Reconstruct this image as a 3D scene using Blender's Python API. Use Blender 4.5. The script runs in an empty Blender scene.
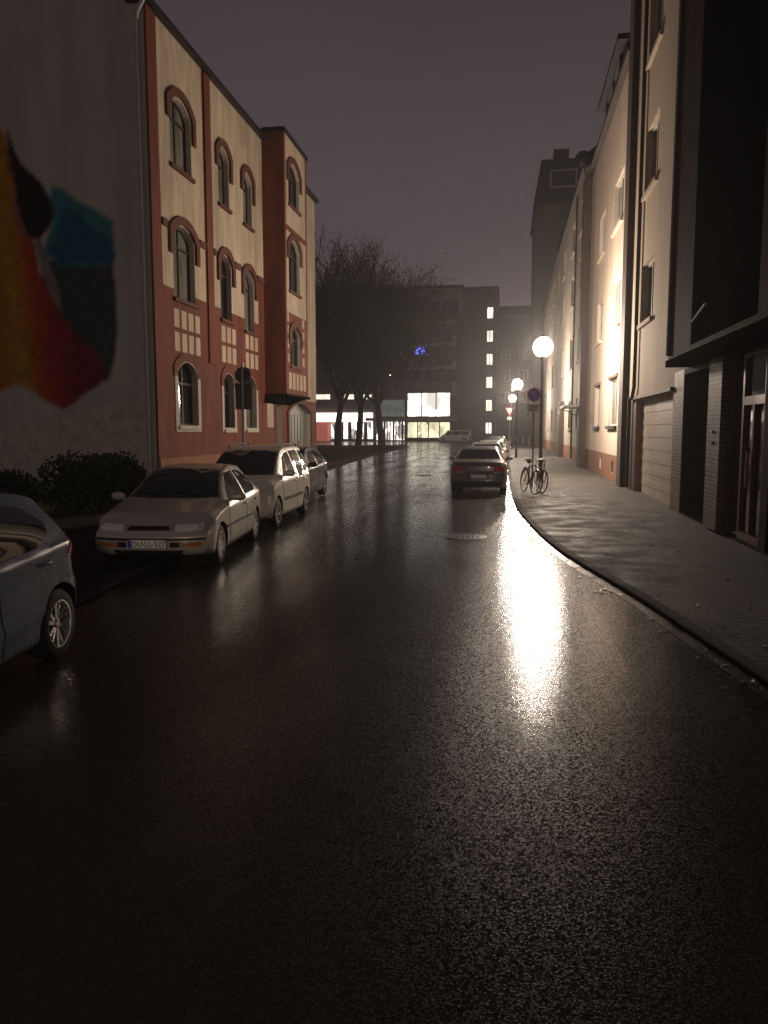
import bpy, bmesh, math, random
from mathutils import Vector, Matrix
from mathutils.geometry import delaunay_2d_cdt
from mathutils.bvhtree import BVHTree

rnd = random.Random(7)
sc = bpy.context.scene
COL = sc.collection
K = 1.182            # survey units (camera eye = 1.65) -> metres
R = math.radians

# ------------------------------------------------------------------ materials
def mat(name, col, rough=0.6, metal=0.0, var=0.0, vscale=3.0, bump=0.0, bscale=40.0, spec=0.22, coat=0.0,
        emit=None, estr=0.0, streak=False, rvar=0.0):
    m = bpy.data.materials.new(name); m.use_nodes = True
    nt = m.node_tree; N = nt.nodes; L = nt.links
    b = N['Principled BSDF']
    b.inputs['Base Color'].default_value = (*col, 1)
    b.inputs['Roughness'].default_value = rough
    b.inputs['Metallic'].default_value = metal
    b.inputs['Specular IOR Level'].default_value = spec
    b.inputs['Coat Weight'].default_value = coat
    b.inputs['Coat Roughness'].default_value = 0.04
    if emit:
        b.inputs['Emission Color'].default_value = (*emit, 1)
        b.inputs['Emission Strength'].default_value = estr
    if var or bump or rvar:
        tc = N.new('ShaderNodeTexCoord')
        src = tc.outputs['Object']
        if streak:
            mp = N.new('ShaderNodeMapping'); mp.inputs['Scale'].default_value = (1, 1, 0.18)
            L.new(src, mp.inputs['Vector']); src = mp.outputs['Vector']
        n = N.new('ShaderNodeTexNoise'); n.inputs['Scale'].default_value = vscale
        n.inputs['Detail'].default_value = 8; n.inputs['Roughness'].default_value = 0.65
        L.new(src, n.inputs['Vector'])
        if var:
            mr = N.new('ShaderNodeMapRange'); mr.inputs['From Min'].default_value = 0.3; mr.inputs['From Max'].default_value = 0.7
            mr.inputs['To Min'].default_value = 1 - var; mr.inputs['To Max'].default_value = 1 + var
            L.new(n.outputs['Fac'], mr.inputs['Value'])
            mx = N.new('ShaderNodeMix'); mx.data_type = 'RGBA'; mx.blend_type = 'MULTIPLY'
            mx.inputs['Factor'].default_value = 1
            mx.inputs[6].default_value = (*col, 1)
            L.new(mr.outputs['Result'], mx.inputs[7])
            L.new(mx.outputs[2], b.inputs['Base Color'])
        if rvar:
            mr2 = N.new('ShaderNodeMapRange'); mr2.inputs['From Min'].default_value = 0.3; mr2.inputs['From Max'].default_value = 0.7
            mr2.inputs['To Min'].default_value = max(0, rough - rvar); mr2.inputs['To Max'].default_value = rough + rvar
            L.new(n.outputs['Fac'], mr2.inputs['Value']); L.new(mr2.outputs['Result'], b.inputs['Roughness'])
        if bump:
            n2 = N.new('ShaderNodeTexNoise'); n2.inputs['Scale'].default_value = bscale; n2.inputs['Detail'].default_value = 4
            L.new(tc.outputs['Object'], n2.inputs['Vector'])
            bp = N.new('ShaderNodeBump'); bp.inputs['Strength'].default_value = bump; bp.inputs['Distance'].default_value = 0.01
            L.new(n2.outputs['Fac'], bp.inputs['Height']); L.new(bp.outputs['Normal'], b.inputs['Normal'])
    return m

def brick_mat(name, c1, c2, mortar, axis='yz', bw=0.24, bh=0.075, rough=0.8, ms=0.012, bump=0.5, offset=0.5, rvar=0.0, spec=0.02):
    m = bpy.data.materials.new(name); m.use_nodes = True
    nt = m.node_tree; N = nt.nodes; L = nt.links; b = N['Principled BSDF']
    tc = N.new('ShaderNodeTexCoord'); sp = N.new('ShaderNodeSeparateXYZ'); cb = N.new('ShaderNodeCombineXYZ')
    L.new(tc.outputs['Object'], sp.inputs[0])
    L.new(sp.outputs[{'x': 0, 'y': 1, 'z': 2}[axis[0]]], cb.inputs[0])
    L.new(sp.outputs[{'x': 0, 'y': 1, 'z': 2}[axis[1]]], cb.inputs[1])
    br = N.new('ShaderNodeTexBrick')
    br.inputs['Color1'].default_value = (*c1, 1); br.inputs['Color2'].default_value = (*c2, 1); br.inputs['Mortar'].default_value = (*mortar, 1)
    br.inputs['Scale'].default_value = 1; br.inputs['Mortar Size'].default_value = ms
    br.inputs['Brick Width'].default_value = bw; br.inputs['Row Height'].default_value = bh; br.offset = offset
    L.new(cb.outputs[0], br.inputs['Vector'])
    n = N.new('ShaderNodeTexNoise'); n.inputs['Scale'].default_value = 1.7; n.inputs['Detail'].default_value = 8
    L.new(tc.outputs['Object'], n.inputs['Vector'])
    mr = N.new('ShaderNodeMapRange'); mr.inputs['From Min'].default_value = 0.3; mr.inputs['From Max'].default_value = 0.7
    mr.inputs['To Min'].default_value = 0.65; mr.inputs['To Max'].default_value = 1.3
    L.new(n.outputs['Fac'], mr.inputs['Value'])
    mx = N.new('ShaderNodeMix'); mx.data_type = 'RGBA'; mx.blend_type = 'MULTIPLY'; mx.inputs['Factor'].default_value = 1
    L.new(br.outputs['Color'], mx.inputs[6]); L.new(mr.outputs['Result'], mx.inputs[7])
    L.new(mx.outputs[2], b.inputs['Base Color'])
    b.inputs['Roughness'].default_value = rough; b.inputs['Specular IOR Level'].default_value = spec
    if rvar:
        mr2 = N.new('ShaderNodeMapRange'); mr2.inputs['From Min'].default_value = 0.35; mr2.inputs['From Max'].default_value = 0.65
        mr2.inputs['To Min'].default_value = rough - rvar; mr2.inputs['To Max'].default_value = rough + rvar
        L.new(n.outputs['Fac'], mr2.inputs['Value']); L.new(mr2.outputs['Result'], b.inputs['Roughness'])
    n3 = N.new('ShaderNodeTexNoise'); n3.inputs['Scale'].default_value = 60
    L.new(tc.outputs['Object'], n3.inputs['Vector'])
    ma = N.new('ShaderNodeMath'); ma.operation = 'MULTIPLY_ADD'; ma.inputs[1].default_value = -1.0
    L.new(br.outputs['Fac'], ma.inputs[0]); L.new(n3.outputs['Fac'], ma.inputs[2])
    bp = N.new('ShaderNodeBump'); bp.inputs['Strength'].default_value = bump; bp.inputs['Distance'].default_value = 0.006
    L.new(ma.outputs[0], bp.inputs['Height']); L.new(bp.outputs['Normal'], b.inputs['Normal'])
    return m

def asphalt_mat():
    m = bpy.data.materials.new('wet_asphalt'); m.use_nodes = True
    nt = m.node_tree; N = nt.nodes; L = nt.links; b = N['Principled BSDF']
    tc = N.new('ShaderNodeTexCoord')
    big = N.new('ShaderNodeTexNoise'); big.inputs['Scale'].default_value = 0.5; big.inputs['Detail'].default_value = 3; big.inputs['Roughness'].default_value = 0.5
    mp = N.new('ShaderNodeMapping'); mp.inputs['Scale'].default_value = (1.0, 0.4, 1)
    L.new(tc.outputs['Object'], mp.inputs[0]); L.new(mp.outputs[0], big.inputs['Vector'])
    fine = N.new('ShaderNodeTexNoise'); fine.inputs['Scale'].default_value = 190; fine.inputs['Detail'].default_value = 2
    L.new(tc.outputs['Object'], fine.inputs['Vector'])
    vor = N.new('ShaderNodeTexVoronoi'); vor.inputs['Scale'].default_value = 118
    L.new(tc.outputs['Object'], vor.inputs['Vector'])
    cr = N.new('ShaderNodeValToRGB')
    cr.color_ramp.elements[0].position = 0.25; cr.color_ramp.elements[0].color = (0.016, 0.0145, 0.013, 1)
    cr.color_ramp.elements[1].position = 0.75; cr.color_ramp.elements[1].color = (0.050, 0.045, 0.041, 1)
    ad = N.new('ShaderNodeMath'); ad.operation = 'MULTIPLY_ADD'; ad.inputs[1].default_value = 0.55
    L.new(fine.outputs['Fac'], ad.inputs[0])
    h = N.new('ShaderNodeMath'); h.operation = 'MULTIPLY'; h.inputs[1].default_value = 0.45
    L.new(big.outputs['Fac'], h.inputs[0]); L.new(h.outputs[0], ad.inputs[2])
    L.new(ad.outputs[0], cr.inputs['Fac']); L.new(cr.outputs['Color'], b.inputs['Base Color'])
    trk = N.new('ShaderNodeTexNoise'); trk.inputs['Scale'].default_value = 1.0; trk.inputs['Detail'].default_value = 4
    mp2 = N.new('ShaderNodeMapping'); mp2.inputs['Scale'].default_value = (1.3, 0.10, 1); L.new(tc.outputs['Object'], mp2.inputs[0]); L.new(mp2.outputs[0], trk.inputs['Vector'])
    mr = N.new('ShaderNodeMapRange'); mr.inputs['From Min'].default_value = 0.35; mr.inputs['From Max'].default_value = 0.65
    mr.inputs['To Min'].default_value = 0.30; mr.inputs['To Max'].default_value = 0.42
    L.new(big.outputs['Fac'], mr.inputs['Value']); L.new(mr.outputs['Result'], b.inputs['Roughness'])
    hs = N.new('ShaderNodeMath'); hs.operation = 'MULTIPLY_ADD'; hs.inputs[1].default_value = 1.1
    L.new(fine.outputs['Fac'], hs.inputs[0]); L.new(vor.outputs['Distance'], hs.inputs[2])
    bp = N.new('ShaderNodeBump'); bp.inputs['Distance'].default_value = 0.006; bp.inputs['Strength'].default_value = 0.22
    L.new(hs.outputs[0], bp.inputs['Height']); L.new(bp.outputs['Normal'], b.inputs['Normal'])
    b.inputs['Specular IOR Level'].default_value = 0.03
    # the film: patchy, thinner in the worn tracks
    sm = N.new('ShaderNodeMath'); sm.operation = 'MULTIPLY'; L.new(trk.outputs['Fac'], sm.inputs[0]); L.new(big.outputs['Fac'], sm.inputs[1])
    cw = N.new('ShaderNodeMapRange'); cw.inputs['From Min'].default_value = 0.16; cw.inputs['From Max'].default_value = 0.34; cw.inputs['To Min'].default_value = 0.22; cw.inputs['To Max'].default_value = 0.80
    L.new(sm.outputs[0], cw.inputs['Value'])
    # dry stone tops stand out of the film, pits are filled
    sc_ = N.new('ShaderNodeSeparateColor'); L.new(vor.outputs['Color'], sc_.inputs[0])
    gm_ = N.new('ShaderNodeMapRange'); gm_.inputs['From Min'].default_value = 0.45; gm_.inputs['From Max'].default_value = 0.85; gm_.inputs['To Min'].default_value = 0.3; gm_.inputs['To Max'].default_value = 2.6
    L.new(sc_.outputs[0], gm_.inputs['Value'])
    cm_ = N.new('ShaderNodeMath'); cm_.operation = 'MULTIPLY'; cm_.use_clamp = True
    L.new(cw.outputs['Result'], cm_.inputs[0]); L.new(gm_.outputs['Result'], cm_.inputs[1]); L.new(cm_.outputs[0], b.inputs['Coat Weight'])
    crg = N.new('ShaderNodeMapRange'); crg.inputs['From Min'].default_value = 0.35; crg.inputs['From Max'].default_value = 0.65; crg.inputs['To Min'].default_value = 0.125; crg.inputs['To Max'].default_value = 0.085
    L.new(trk.outputs['Fac'], crg.inputs['Value']); L.new(crg.outputs['Result'], b.inputs['Coat Roughness'])
    gs_ = N.new('ShaderNodeMapRange'); gs_.inputs['From Min'].default_value = 0.45; gs_.inputs['From Max'].default_value = 0.95; gs_.inputs['To Min'].default_value = 0.0; gs_.inputs['To Max'].default_value = 0.115
    L.new(sc_.outputs[1], gs_.inputs['Value']); L.new(gs_.outputs['Result'], b.inputs['Specular IOR Level'])
    b.inputs['Coat IOR'].default_value = 1.33
    bp2 = N.new('ShaderNodeBump'); bp2.inputs['Distance'].default_value = 0.006; bp2.inputs['Strength'].default_value = 0.095
    L.new(hs.outputs[0], bp2.inputs['Height']); L.new(bp2.outputs['Normal'], b.inputs['Coat Normal'])
    return m

M = {}
M['asphalt'] = asphalt_mat()
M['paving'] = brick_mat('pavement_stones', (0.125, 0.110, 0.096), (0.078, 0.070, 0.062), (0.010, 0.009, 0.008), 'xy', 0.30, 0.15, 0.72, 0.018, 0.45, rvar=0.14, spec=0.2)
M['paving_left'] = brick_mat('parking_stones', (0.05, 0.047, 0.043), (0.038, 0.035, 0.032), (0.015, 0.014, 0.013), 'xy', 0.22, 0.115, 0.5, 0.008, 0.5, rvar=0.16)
M['kerb'] = brick_mat('kerb_stone', (0.07, 0.066, 0.062), (0.045, 0.042, 0.04), (0.008, 0.007, 0.007), 'yz', 1.0, 3.0, 0.8, 0.02, 0.4, 0.0, rvar=0.1, spec=.08)
M['gutter'] = brick_mat('gutter_setts', (0.06, 0.055, 0.05), (0.04, 0.037, 0.035), (0.012, 0.011, 0.01), 'yx', 0.30, 0.16, 0.28, 0.012, 0.5, 0.0, rvar=0.12, spec=.45)
M['earth'] = mat('earth', (0.03, 0.025, 0.018), 0.9, var=0.5, vscale=2, bump=0.8, bscale=14)
M['lawn'] = mat('lawn_soil', (0.085, 0.062, 0.038), 0.9, var=0.5, vscale=1.2, bump=0.8, bscale=20)
M['cream'] = mat('cream_render', (0.43, 0.355, 0.27), 0.85, var=0.34, vscale=2.0, bump=0.25, bscale=90, streak=True)
M['brickred'] = mat('red_render', (0.135, 0.043, 0.027), 0.8, var=0.36, vscale=2.2, bump=0.25, bscale=90, streak=True)
M['oxblood'] = mat('oxblood_trim', (0.105, 0.042, 0.03), 0.75, var=0.15, vscale=2, bump=0.2)
M['ochre_plinth'] = mat('ochre_plinth', (0.22, 0.105, 0.06), 0.8, var=0.22, vscale=2, bump=0.3, streak=True)
M['reveal'] = mat('grey_reveal', (0.40, 0.37, 0.32), 0.8, var=0.1)
M['gable'] = mat('gable_render', (0.43, 0.385, 0.35), 0.9, var=0.20, vscale=0.9, bump=0.25, bscale=60, streak=True)
M['gable_low'] = mat('gable_low', (0.43, 0.375, 0.33), 0.9, var=0.12, vscale=0.9, bump=0.25, bscale=60)
M['dark_sash'] = mat('dark_sash', (0.035, 0.03, 0.026), 0.5)
M['white_sash'] = mat('white_sash', (0.55, 0.53, 0.49), 0.5, var=0.1)
M['glass'] = mat('night_glass', (0.012, 0.014, 0.016), 0.05, spec=0.7, bump=0.012, bscale=5)
M['old_glass'] = mat('old_glass', (0.014, 0.015, 0.016), 0.105, spec=0.8)
M['curtain_glass'] = mat('curtained_glass', (0.16, 0.155, 0.135), 0.06, spec=0.7, var=0.6, vscale=5, streak=True)
M['dark_metal'] = mat('dark_metal', (0.028, 0.026, 0.026), 0.4, 0.3, var=0.2)
M['slate'] = mat('slate', (0.03, 0.031, 0.034), 0.6, var=0.3, vscale=6, bump=0.5, bscale=25)
M['zinc'] = mat('zinc_pipe', (0.40, 0.39, 0.37), 0.5, 0.3, var=0.15)
M['pipe_brown'] = mat('brown_pipe', (0.065, 0.05, 0.042), 0.5, var=0.2)
M['c_cream'] = mat('lamp_side_render', (0.58, 0.475, 0.38), 0.85, var=0.14, vscale=1.4, bump=0.3, bscale=70, streak=True)
M['b_cream'] = mat('garage_house_render', (0.50, 0.41, 0.31), 0.85, var=0.12, vscale=1.4, bump=0.3, bscale=70, streak=True)
M['d_render'] = mat('long_house_render', (0.38, 0.33, 0.27), 0.85, var=0.18, vscale=1.0, bump=0.3, bscale=60, streak=True)
M['redplinth'] = mat('red_plinth', (0.24, 0.125, 0.08), 0.8, var=0.25, vscale=2, bump=0.3)
M['garage'] = mat('garage_door', (0.42, 0.37, 0.30), 0.55, var=0.10, vscale=1.5, bump=0.06)
M['brownpier'] = mat('brown_pier', (0.085, 0.06, 0.05), 0.7, var=0.2, bump=0.2)
M['brick_dark'] = brick_mat('dark_clinker', (0.10, 0.062, 0.045), (0.065, 0.042, 0.033), (0.05, 0.043, 0.037), 'yz')
M['tile_pale'] = brick_mat('glazed_tiles', (0.24, 0.18, 0.13), (0.19, 0.14, 0.10), (0.05, 0.04, 0.033), 'yz', 0.25, 0.082, 0.6, spec=0.1)
M['black_glass'] = mat('black_cladding', (0.006, 0.006, 0.007), 0.8, spec=0.0, var=0.2)
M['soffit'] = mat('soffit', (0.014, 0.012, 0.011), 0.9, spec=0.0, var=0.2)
M['recess'] = mat('recess_door', (0.10, 0.082, 0.072), 0.6, var=0.15)
M['pinkframe'] = mat('red_door_frame', (0.19, 0.072, 0.066), 0.4, 0.2, var=0.1)
M['far_dark'] = mat('far_concrete', (0.10, 0.082, 0.073), 0.85, var=0.15, vscale=0.6)
M['far_pale'] = mat('far_pale_panel', (0.26, 0.225, 0.20), 0.85, var=0.12, vscale=0.6)
M['far_brick'] = mat('far_brick', (0.10, 0.07, 0.058), 0.85, var=0.2, vscale=0.6)
M['tower'] = mat('tower_render', (0.085, 0.072, 0.055), 0.85, var=0.2, vscale=0.6)
def lit(name, col, st, cells=(1.1, 1.6), lo=.35, hi=1.25, sample=True):
    """lit room behind a pane: uneven brightness from furniture, blinds and lamps inside"""
    m = bpy.data.materials.new(name); m.use_nodes = True; N = m.node_tree.nodes; L = m.node_tree.links; b = N['Principled BSDF']
    tc = N.new('ShaderNodeTexCoord'); mp = N.new('ShaderNodeMapping'); mp.inputs['Scale'].default_value = (cells[0], 1, cells[1]); L.new(tc.outputs['Object'], mp.inputs[0])
    v = N.new('ShaderNodeTexVoronoi'); v.distance = 'CHEBYCHEV'; v.inputs['Scale'].default_value = 1.0; L.new(mp.outputs[0], v.inputs['Vector'])
    sp = N.new('ShaderNodeSeparateColor'); L.new(v.outputs['Color'], sp.inputs[0])
    n = N.new('ShaderNodeTexNoise'); n.inputs['Scale'].default_value = 2.5; n.inputs['Detail'].default_value = 5; L.new(mp.outputs[0], n.inputs['Vector'])
    mx = N.new('ShaderNodeMath'); mx.operation = 'MULTIPLY'; L.new(sp.outputs[0], mx.inputs[0]); L.new(n.outputs['Fac'], mx.inputs[1])
    mr = N.new('ShaderNodeMapRange'); mr.inputs['From Min'].default_value = .05; mr.inputs['From Max'].default_value = .45; mr.inputs['To Min'].default_value = lo * st; mr.inputs['To Max'].default_value = hi * st
    L.new(mx.outputs[0], mr.inputs['Value']); L.new(mr.outputs['Result'], b.inputs['Emission Strength'])
    b.inputs['Emission Color'].default_value = (*col, 1); b.inputs['Base Color'].default_value = (.2, .2, .19, 1); b.inputs['Roughness'].default_value = .3
    if not sample: m.cycles.emission_sampling = 'NONE'
    return m
M['lit_white'] = lit('lit_window', (1.0, .93, .74), 1.7, (1.2, 1.2), .6, 1.1, False)
M['lit_shop'] = lit('lit_shop_window', (1.0, .95, .84), 2.6, (.9, .5), .35, 1.5)
M['lit_yellow'] = lit('lit_yellow_window', (1.0, .90, .58), 1.1, (1.3, .6), .25, 1.3)
M['lit_pink'] = lit('lit_fascia', (1.0, .84, .74), 3.2, (.5, .4), .6, 1.3)
M['lit_dim'] = lit('dim_shop_glow', (1.0, .9, .82), 1.9, (1.6, .7), .08, 1.7)
M['lit_spark'] = mat('string_light', (0.5, 0.5, 0.45), 0.5, emit=(1.0, 0.95, 0.8), estr=5.0); M['lit_spark'].cycles.emission_sampling = 'NONE'
M['lit_blue'] = mat('lit_blue_lamp', (0.1, 0.1, 0.5), 0.5, emit=(0.12, 0.16, 1.0), estr=3.5); M['lit_blue'].cycles.emission_sampling = 'NONE'
M['lit_cool'] = mat('lit_cool_window', (0.3, 0.3, 0.35), 0.3, emit=(0.75, 0.80, 1.0), estr=0.35)
M['glow_panel'] = mat('shop_panel_glow', (0.12, 0.125, 0.125), 0.5, var=0.7, vscale=1.6, emit=(.8, .85, .85), estr=.10)  # faint glow added to brighten the panel, which is no lamp
M['redbox'] = mat('red_kiosk_glow', (0.5, 0.13, 0.09), 0.6, var=0.15, emit=(1, .3, .2), estr=.28)  # whole kiosk glows faintly, added to make it look lit
M['shutter'] = mat('grey_shutter', (0.2, 0.2, 0.195), 0.5, var=0.2)
M['globe'] = mat('lamp_globe', (0.9, 0.85, 0.7), 0.1)
M['globe'].node_tree.nodes['Principled BSDF'].inputs['Alpha'].default_value = .06
M['lamp_post'] = mat('lamp_post_paint', (0.03, 0.032, 0.028), 0.4, 0.2, var=0.2)
M['tyre'] = mat('tyre_rubber', (0.012, 0.012, 0.012), 0.75, var=0.2, vscale=12)
M['rim'] = mat('alloy_rim', (0.55, 0.54, 0.52), 0.25, 0.9, var=0.1, vscale=8)
M['steel_cap'] = mat('wheel_cover', (0.38, 0.37, 0.35), 0.35, 0.7, var=0.1, vscale=8)
def paint(n, c, metal=0.5, rough=0.32, coat=.4):
    return mat(n, c, rough, metal, spec=.25, coat=coat, rvar=0.08, vscale=5, bump=0.10, bscale=150)
M['p_blue'] = paint('blue_grey_paint', (0.065, 0.086, 0.13), 0.0, .28, .12)
M['p_silver'] = paint('champagne_paint', (0.40, 0.365, 0.32), 0.35, 0.36)
M['p_white'] = paint('cream_white_paint', (0.62, 0.585, 0.52), 0.15, 0.35)
M['p_dark'] = paint('dark_green_grey_paint', (0.035, 0.038, 0.036), 0.5)
M['p_black'] = paint('anthracite_paint', (0.12, 0.11, 0.10), 0.5)
M['p_grey'] = paint('mid_grey_paint', (0.22, 0.21, 0.20), 0.5)
M['p_van'] = paint('van_paint', (0.62, 0.60, 0.55), 0.0)
M['seam'] = mat('door_gap', (0.006, 0.006, 0.006), 0.8)
M['trim'] = mat('black_plastic', (0.014, 0.014, 0.014), 0.55)
M['car_glass'] = mat('car_glass', (0.008, 0.009, 0.010), 0.03, spec=0.6)
M['lens'] = mat('headlight_lens', (0.62, 0.61, 0.58), 0.12, 0.2, coat=1.0, var=0.35, vscale=14)
M['amber'] = mat('amber_lens', (0.40, 0.12, 0.02), 0.15, coat=1.0)
M['redlens'] = mat('tail_lens', (0.42, 0.022, 0.018), 0.2, coat=0.3, var=0.25, vscale=12)
M['chrome'] = mat('chrome', (0.6, 0.6, 0.58), 0.12, 1.0)
M['plate'] = mat('plate_white', (0.75, 0.73, 0.68), 0.4)
M['plate_blue'] = mat('plate_blue', (0.01, 0.05, 0.35), 0.4)
M['ink'] = mat('plate_ink', (0.01, 0.01, 0.01), 0.5)
M['sign_blue'] = mat('sign_blue', (0.12, 0.16, 0.85), 0.35)
M['sign_red'] = mat('sign_red', (0.72, 0.04, 0.04), 0.35)
M['sign_white'] = mat('sign_white', (0.85, 0.82, 0.74), 0.4)
M['sign_back'] = mat('sign_back', (0.06, 0.06, 0.06), 0.5, 0.3)
M['galv'] = mat('galvanised', (0.26, 0.25, 0.24), 0.42, 0.6, var=0.2, vscale=10)
M['bin'] = mat('bin_plastic', (0.022, 0.024, 0.022), 0.5, var=0.2)
M['bark'] = mat('bark', (0.026, 0.02, 0.016), 0.9, var=0.3, vscale=6, bump=0.5, bscale=20)
M['twig'] = mat('leaf_brown', (0.032, 0.027, 0.015), 0.8, var=0.4, vscale=0.7)
M['bushleaf'] = mat('hedge_leaf', (0.022, 0.030, 0.014), 0.65, var=0.5, vscale=2)
M['castiron'] = mat('cast_iron', (0.06, 0.057, 0.054), 0.35, 0.4, var=0.3, vscale=12, bump=0.5, bscale=30)
M['bike'] = mat('bicycle_paint', (0.02, 0.025, 0.03), 0.3, 0.3)
M['bollard'] = mat('bollard_white', (0.5, 0.5, 0.48), 0.5)

# ------------------------------------------------------------------ mesh helper
class MB:
    def __init__(s): s.v = []; s.f = []; s.m = []
    def add(s, pts, faces, mi=0):
        o = len(s.v); s.v += [tuple(p) for p in pts]
        for f in faces: s.f.append(tuple(o + i for i in f)); s.m.append(mi)
    def box(s, x0, x1, y0, y1, z0, z1, mi=0):
        p = [(x, y, z) for z in (z0, z1) for y in (y0, y1) for x in (x0, x1)]
        s.add(p, [(0, 2, 3, 1), (4, 5, 7, 6), (0, 1, 5, 4), (2, 6, 7, 3), (0, 4, 6, 2), (1, 3, 7, 5)], mi)
    def tube(s, path, rad, n=8, mi=0, cap=True):
        path = [Vector(p) for p in path]
        if not isinstance(rad, (list, tuple)): rad = [rad] * len(path)
        o = len(s.v); prev = None
        for i, p in enumerate(path):
            t = (path[min(i + 1, len(path) - 1)] - path[max(i - 1, 0)]).normalized()
            if prev is None:
                a = Vector((0, 0, 1)) if abs(t.z) < .9 else Vector((1, 0, 0))
                u = t.cross(a).normalized()
            else:
                u = (prev - t * prev.dot(t)).normalized()
            prev = u; w = t.cross(u)
            for k in range(n):
                a = 2 * math.pi * k / n
                s.v.append(tuple(p + (u * math.cos(a) + w * math.sin(a)) * rad[i]))
        for i in range(len(path) - 1):
            for k in range(n):
                k2 = (k + 1) % n
                s.f.append((o + i * n + k, o + i * n + k2, o + (i + 1) * n + k2, o + (i + 1) * n + k)); s.m.append(mi)
        if cap:
            s.f.append(tuple(o + k for k in range(n))[::-1]); s.m.append(mi)
            e = o + (len(path) - 1) * n
            s.f.append(tuple(e + k for k in range(n))); s.m.append(mi)
    def lathe(s, prof, n=20, c=(0, 0, 0), axis='z', mi=0):
        o = len(s.v)
        for r, h in prof:
            for k in range(n):
                a = 2 * math.pi * k / n; x, y = r * math.cos(a), r * math.sin(a)
                p = (x, y, h) if axis == 'z' else ((h, x, y) if axis == 'x' else (x, h, y))
                s.v.append((c[0] + p[0], c[1] + p[1], c[2] + p[2]))
        for i in range(len(prof) - 1):
            for k in range(n):
                k2 = (k + 1) % n
                s.f.append((o + i * n + k, o + i * n + k2, o + (i + 1) * n + k2, o + (i + 1) * n + k)); s.m.append(mi)
    def prism(s, poly, m, d0, d1, mi=0, back=False):
        n = len(poly)
        a = [m(u, v, d0) for u, v in poly]; b = [m(u, v, d1) for u, v in poly]
        o = len(s.v); s.v += [tuple(p) for p in a + b]
        tv, _, tf, *_ = delaunay_2d_cdt([Vector(p) for p in poly], [], [list(range(n))], 1, 1e-6)
        o2 = len(s.v); s.v += [tuple(m(p.x, p.y, d1)) for p in tv]
        for f in tf: s.f.append(tuple(o2 + i for i in f)); s.m.append(mi)
        for i in range(n):
            j = (i + 1) % n
            s.f.append((o + i, o + j, o + n + j, o + n + i)); s.m.append(mi)
    def ring(s, outer, inner, m, d0, d1, mi=0):
        n = len(outer); o = len(s.v)
        for d in (d0, d1):
            s.v += [tuple(m(u, v, d)) for u, v in outer]; s.v += [tuple(m(u, v, d)) for u, v in inner]
        for i in range(n):
            j = (i + 1) % n
            A = lambda l, q, i_: o + l * 2 * n + q * n + i_
            s.f += [(A(1, 0, i), A(1, 0, j), A(1, 1, j), A(1, 1, i)), (A(0, 0, i), A(0, 0, j), A(1, 0, j), A(1, 0, i)), (A(0, 1, i), A(1, 1, i), A(1, 1, j), A(0, 1, j))]
            s.m += [mi] * 3
    def build(s, name, mats, parent=None, smooth=None, k=1.0, weld=False):
        me = bpy.data.meshes.new(name)
        me.from_pydata([(x * k, y * k, z * k) for x, y, z in s.v], [], s.f); 
        if not isinstance(mats, (list, tuple)): mats = [mats]
        for m_ in mats: me.materials.append(m_)
        me.polygons.foreach_set('material_index', s.m)
        if weld or smooth is not None:
            bm = bmesh.new(); bm.from_mesh(me)
            if weld: bmesh.ops.remove_doubles(bm, verts=bm.verts, dist=1e-5)
            bmesh.ops.recalc_face_normals(bm, faces=bm.faces)
            bm.to_mesh(me); bm.free()
        me.update()
        if smooth is not None:
            me.shade_smooth(); me.set_sharp_from_angle(angle=R(smooth))
        o = bpy.data.objects.new(name, me); COL.objects.link(o)
        if parent is not None: attach(o, parent)
        return o

WORLD = set()
def attach(o, parent):
    o.parent = parent
    if parent.name in WORLD: o.location = -parent.location
def tag(o, label, cat, group=None, kind=None):
    if label: o['label'] = label
    if cat: o['category'] = cat
    if group: o['group'] = group
    if kind: o['kind'] = kind
    return o
def thing(name, label, cat, loc=(0, 0, 0), rz=0, group=None, world=False):
    o = bpy.data.objects.new(name, None); COL.objects.link(o); o.empty_display_size = 0.3
    o.location = loc; o.rotation_euler = (0, 0, rz)
    if world: WORLD.add(o.name)
    return tag(o, label, cat, group)
def copy_tree(o, parent=None):
    c = o.copy(); COL.objects.link(c)
    if parent is not None: c.parent = parent
    for ch in list(o.children): copy_tree(ch, c)
    return c
def ccw(p):
    a = sum(p[i][0] * p[(i + 1) % len(p)][1] - p[(i + 1) % len(p)][0] * p[i][1] for i in range(len(p)))
    return list(p) if a > 0 else list(p)[::-1]
def rect(u0, u1, v0, v1): return [(u0, v0), (u1, v0), (u1, v1), (u0, v1)]
def arch(u0, u1, v0, vs, vt, n=9):
    """rectangle with a segmental arch: springing at vs, crown at vt"""
    w = (u1 - u0) / 2; h = vt - vs; c = (u0 + u1) / 2
    r = (w * w + h * h) / (2 * h); a = math.asin(min(1, w / r)); 
    if h > w: a = math.pi - a
    pts = [(u0, v0), (u1, v0)]
    for i in range(n + 1):
        t = a - 2 * a * i / n
        pts.append((c + r * math.sin(t), vt - r + r * math.cos(t)))
    return pts
def inset(p, t):
    us = [q[0] for q in p]; vs = [q[1] for q in p]
    cu, cv = (min(us) + max(us)) / 2, (min(vs) + max(vs)) / 2
    su = 1 - 2 * t / (max(us) - min(us)); sv = 1 - 2 * t / (max(vs) - min(vs))
    return [(cu + (u - cu) * su, cv + (v - cv) * sv) for u, v in p]

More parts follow.
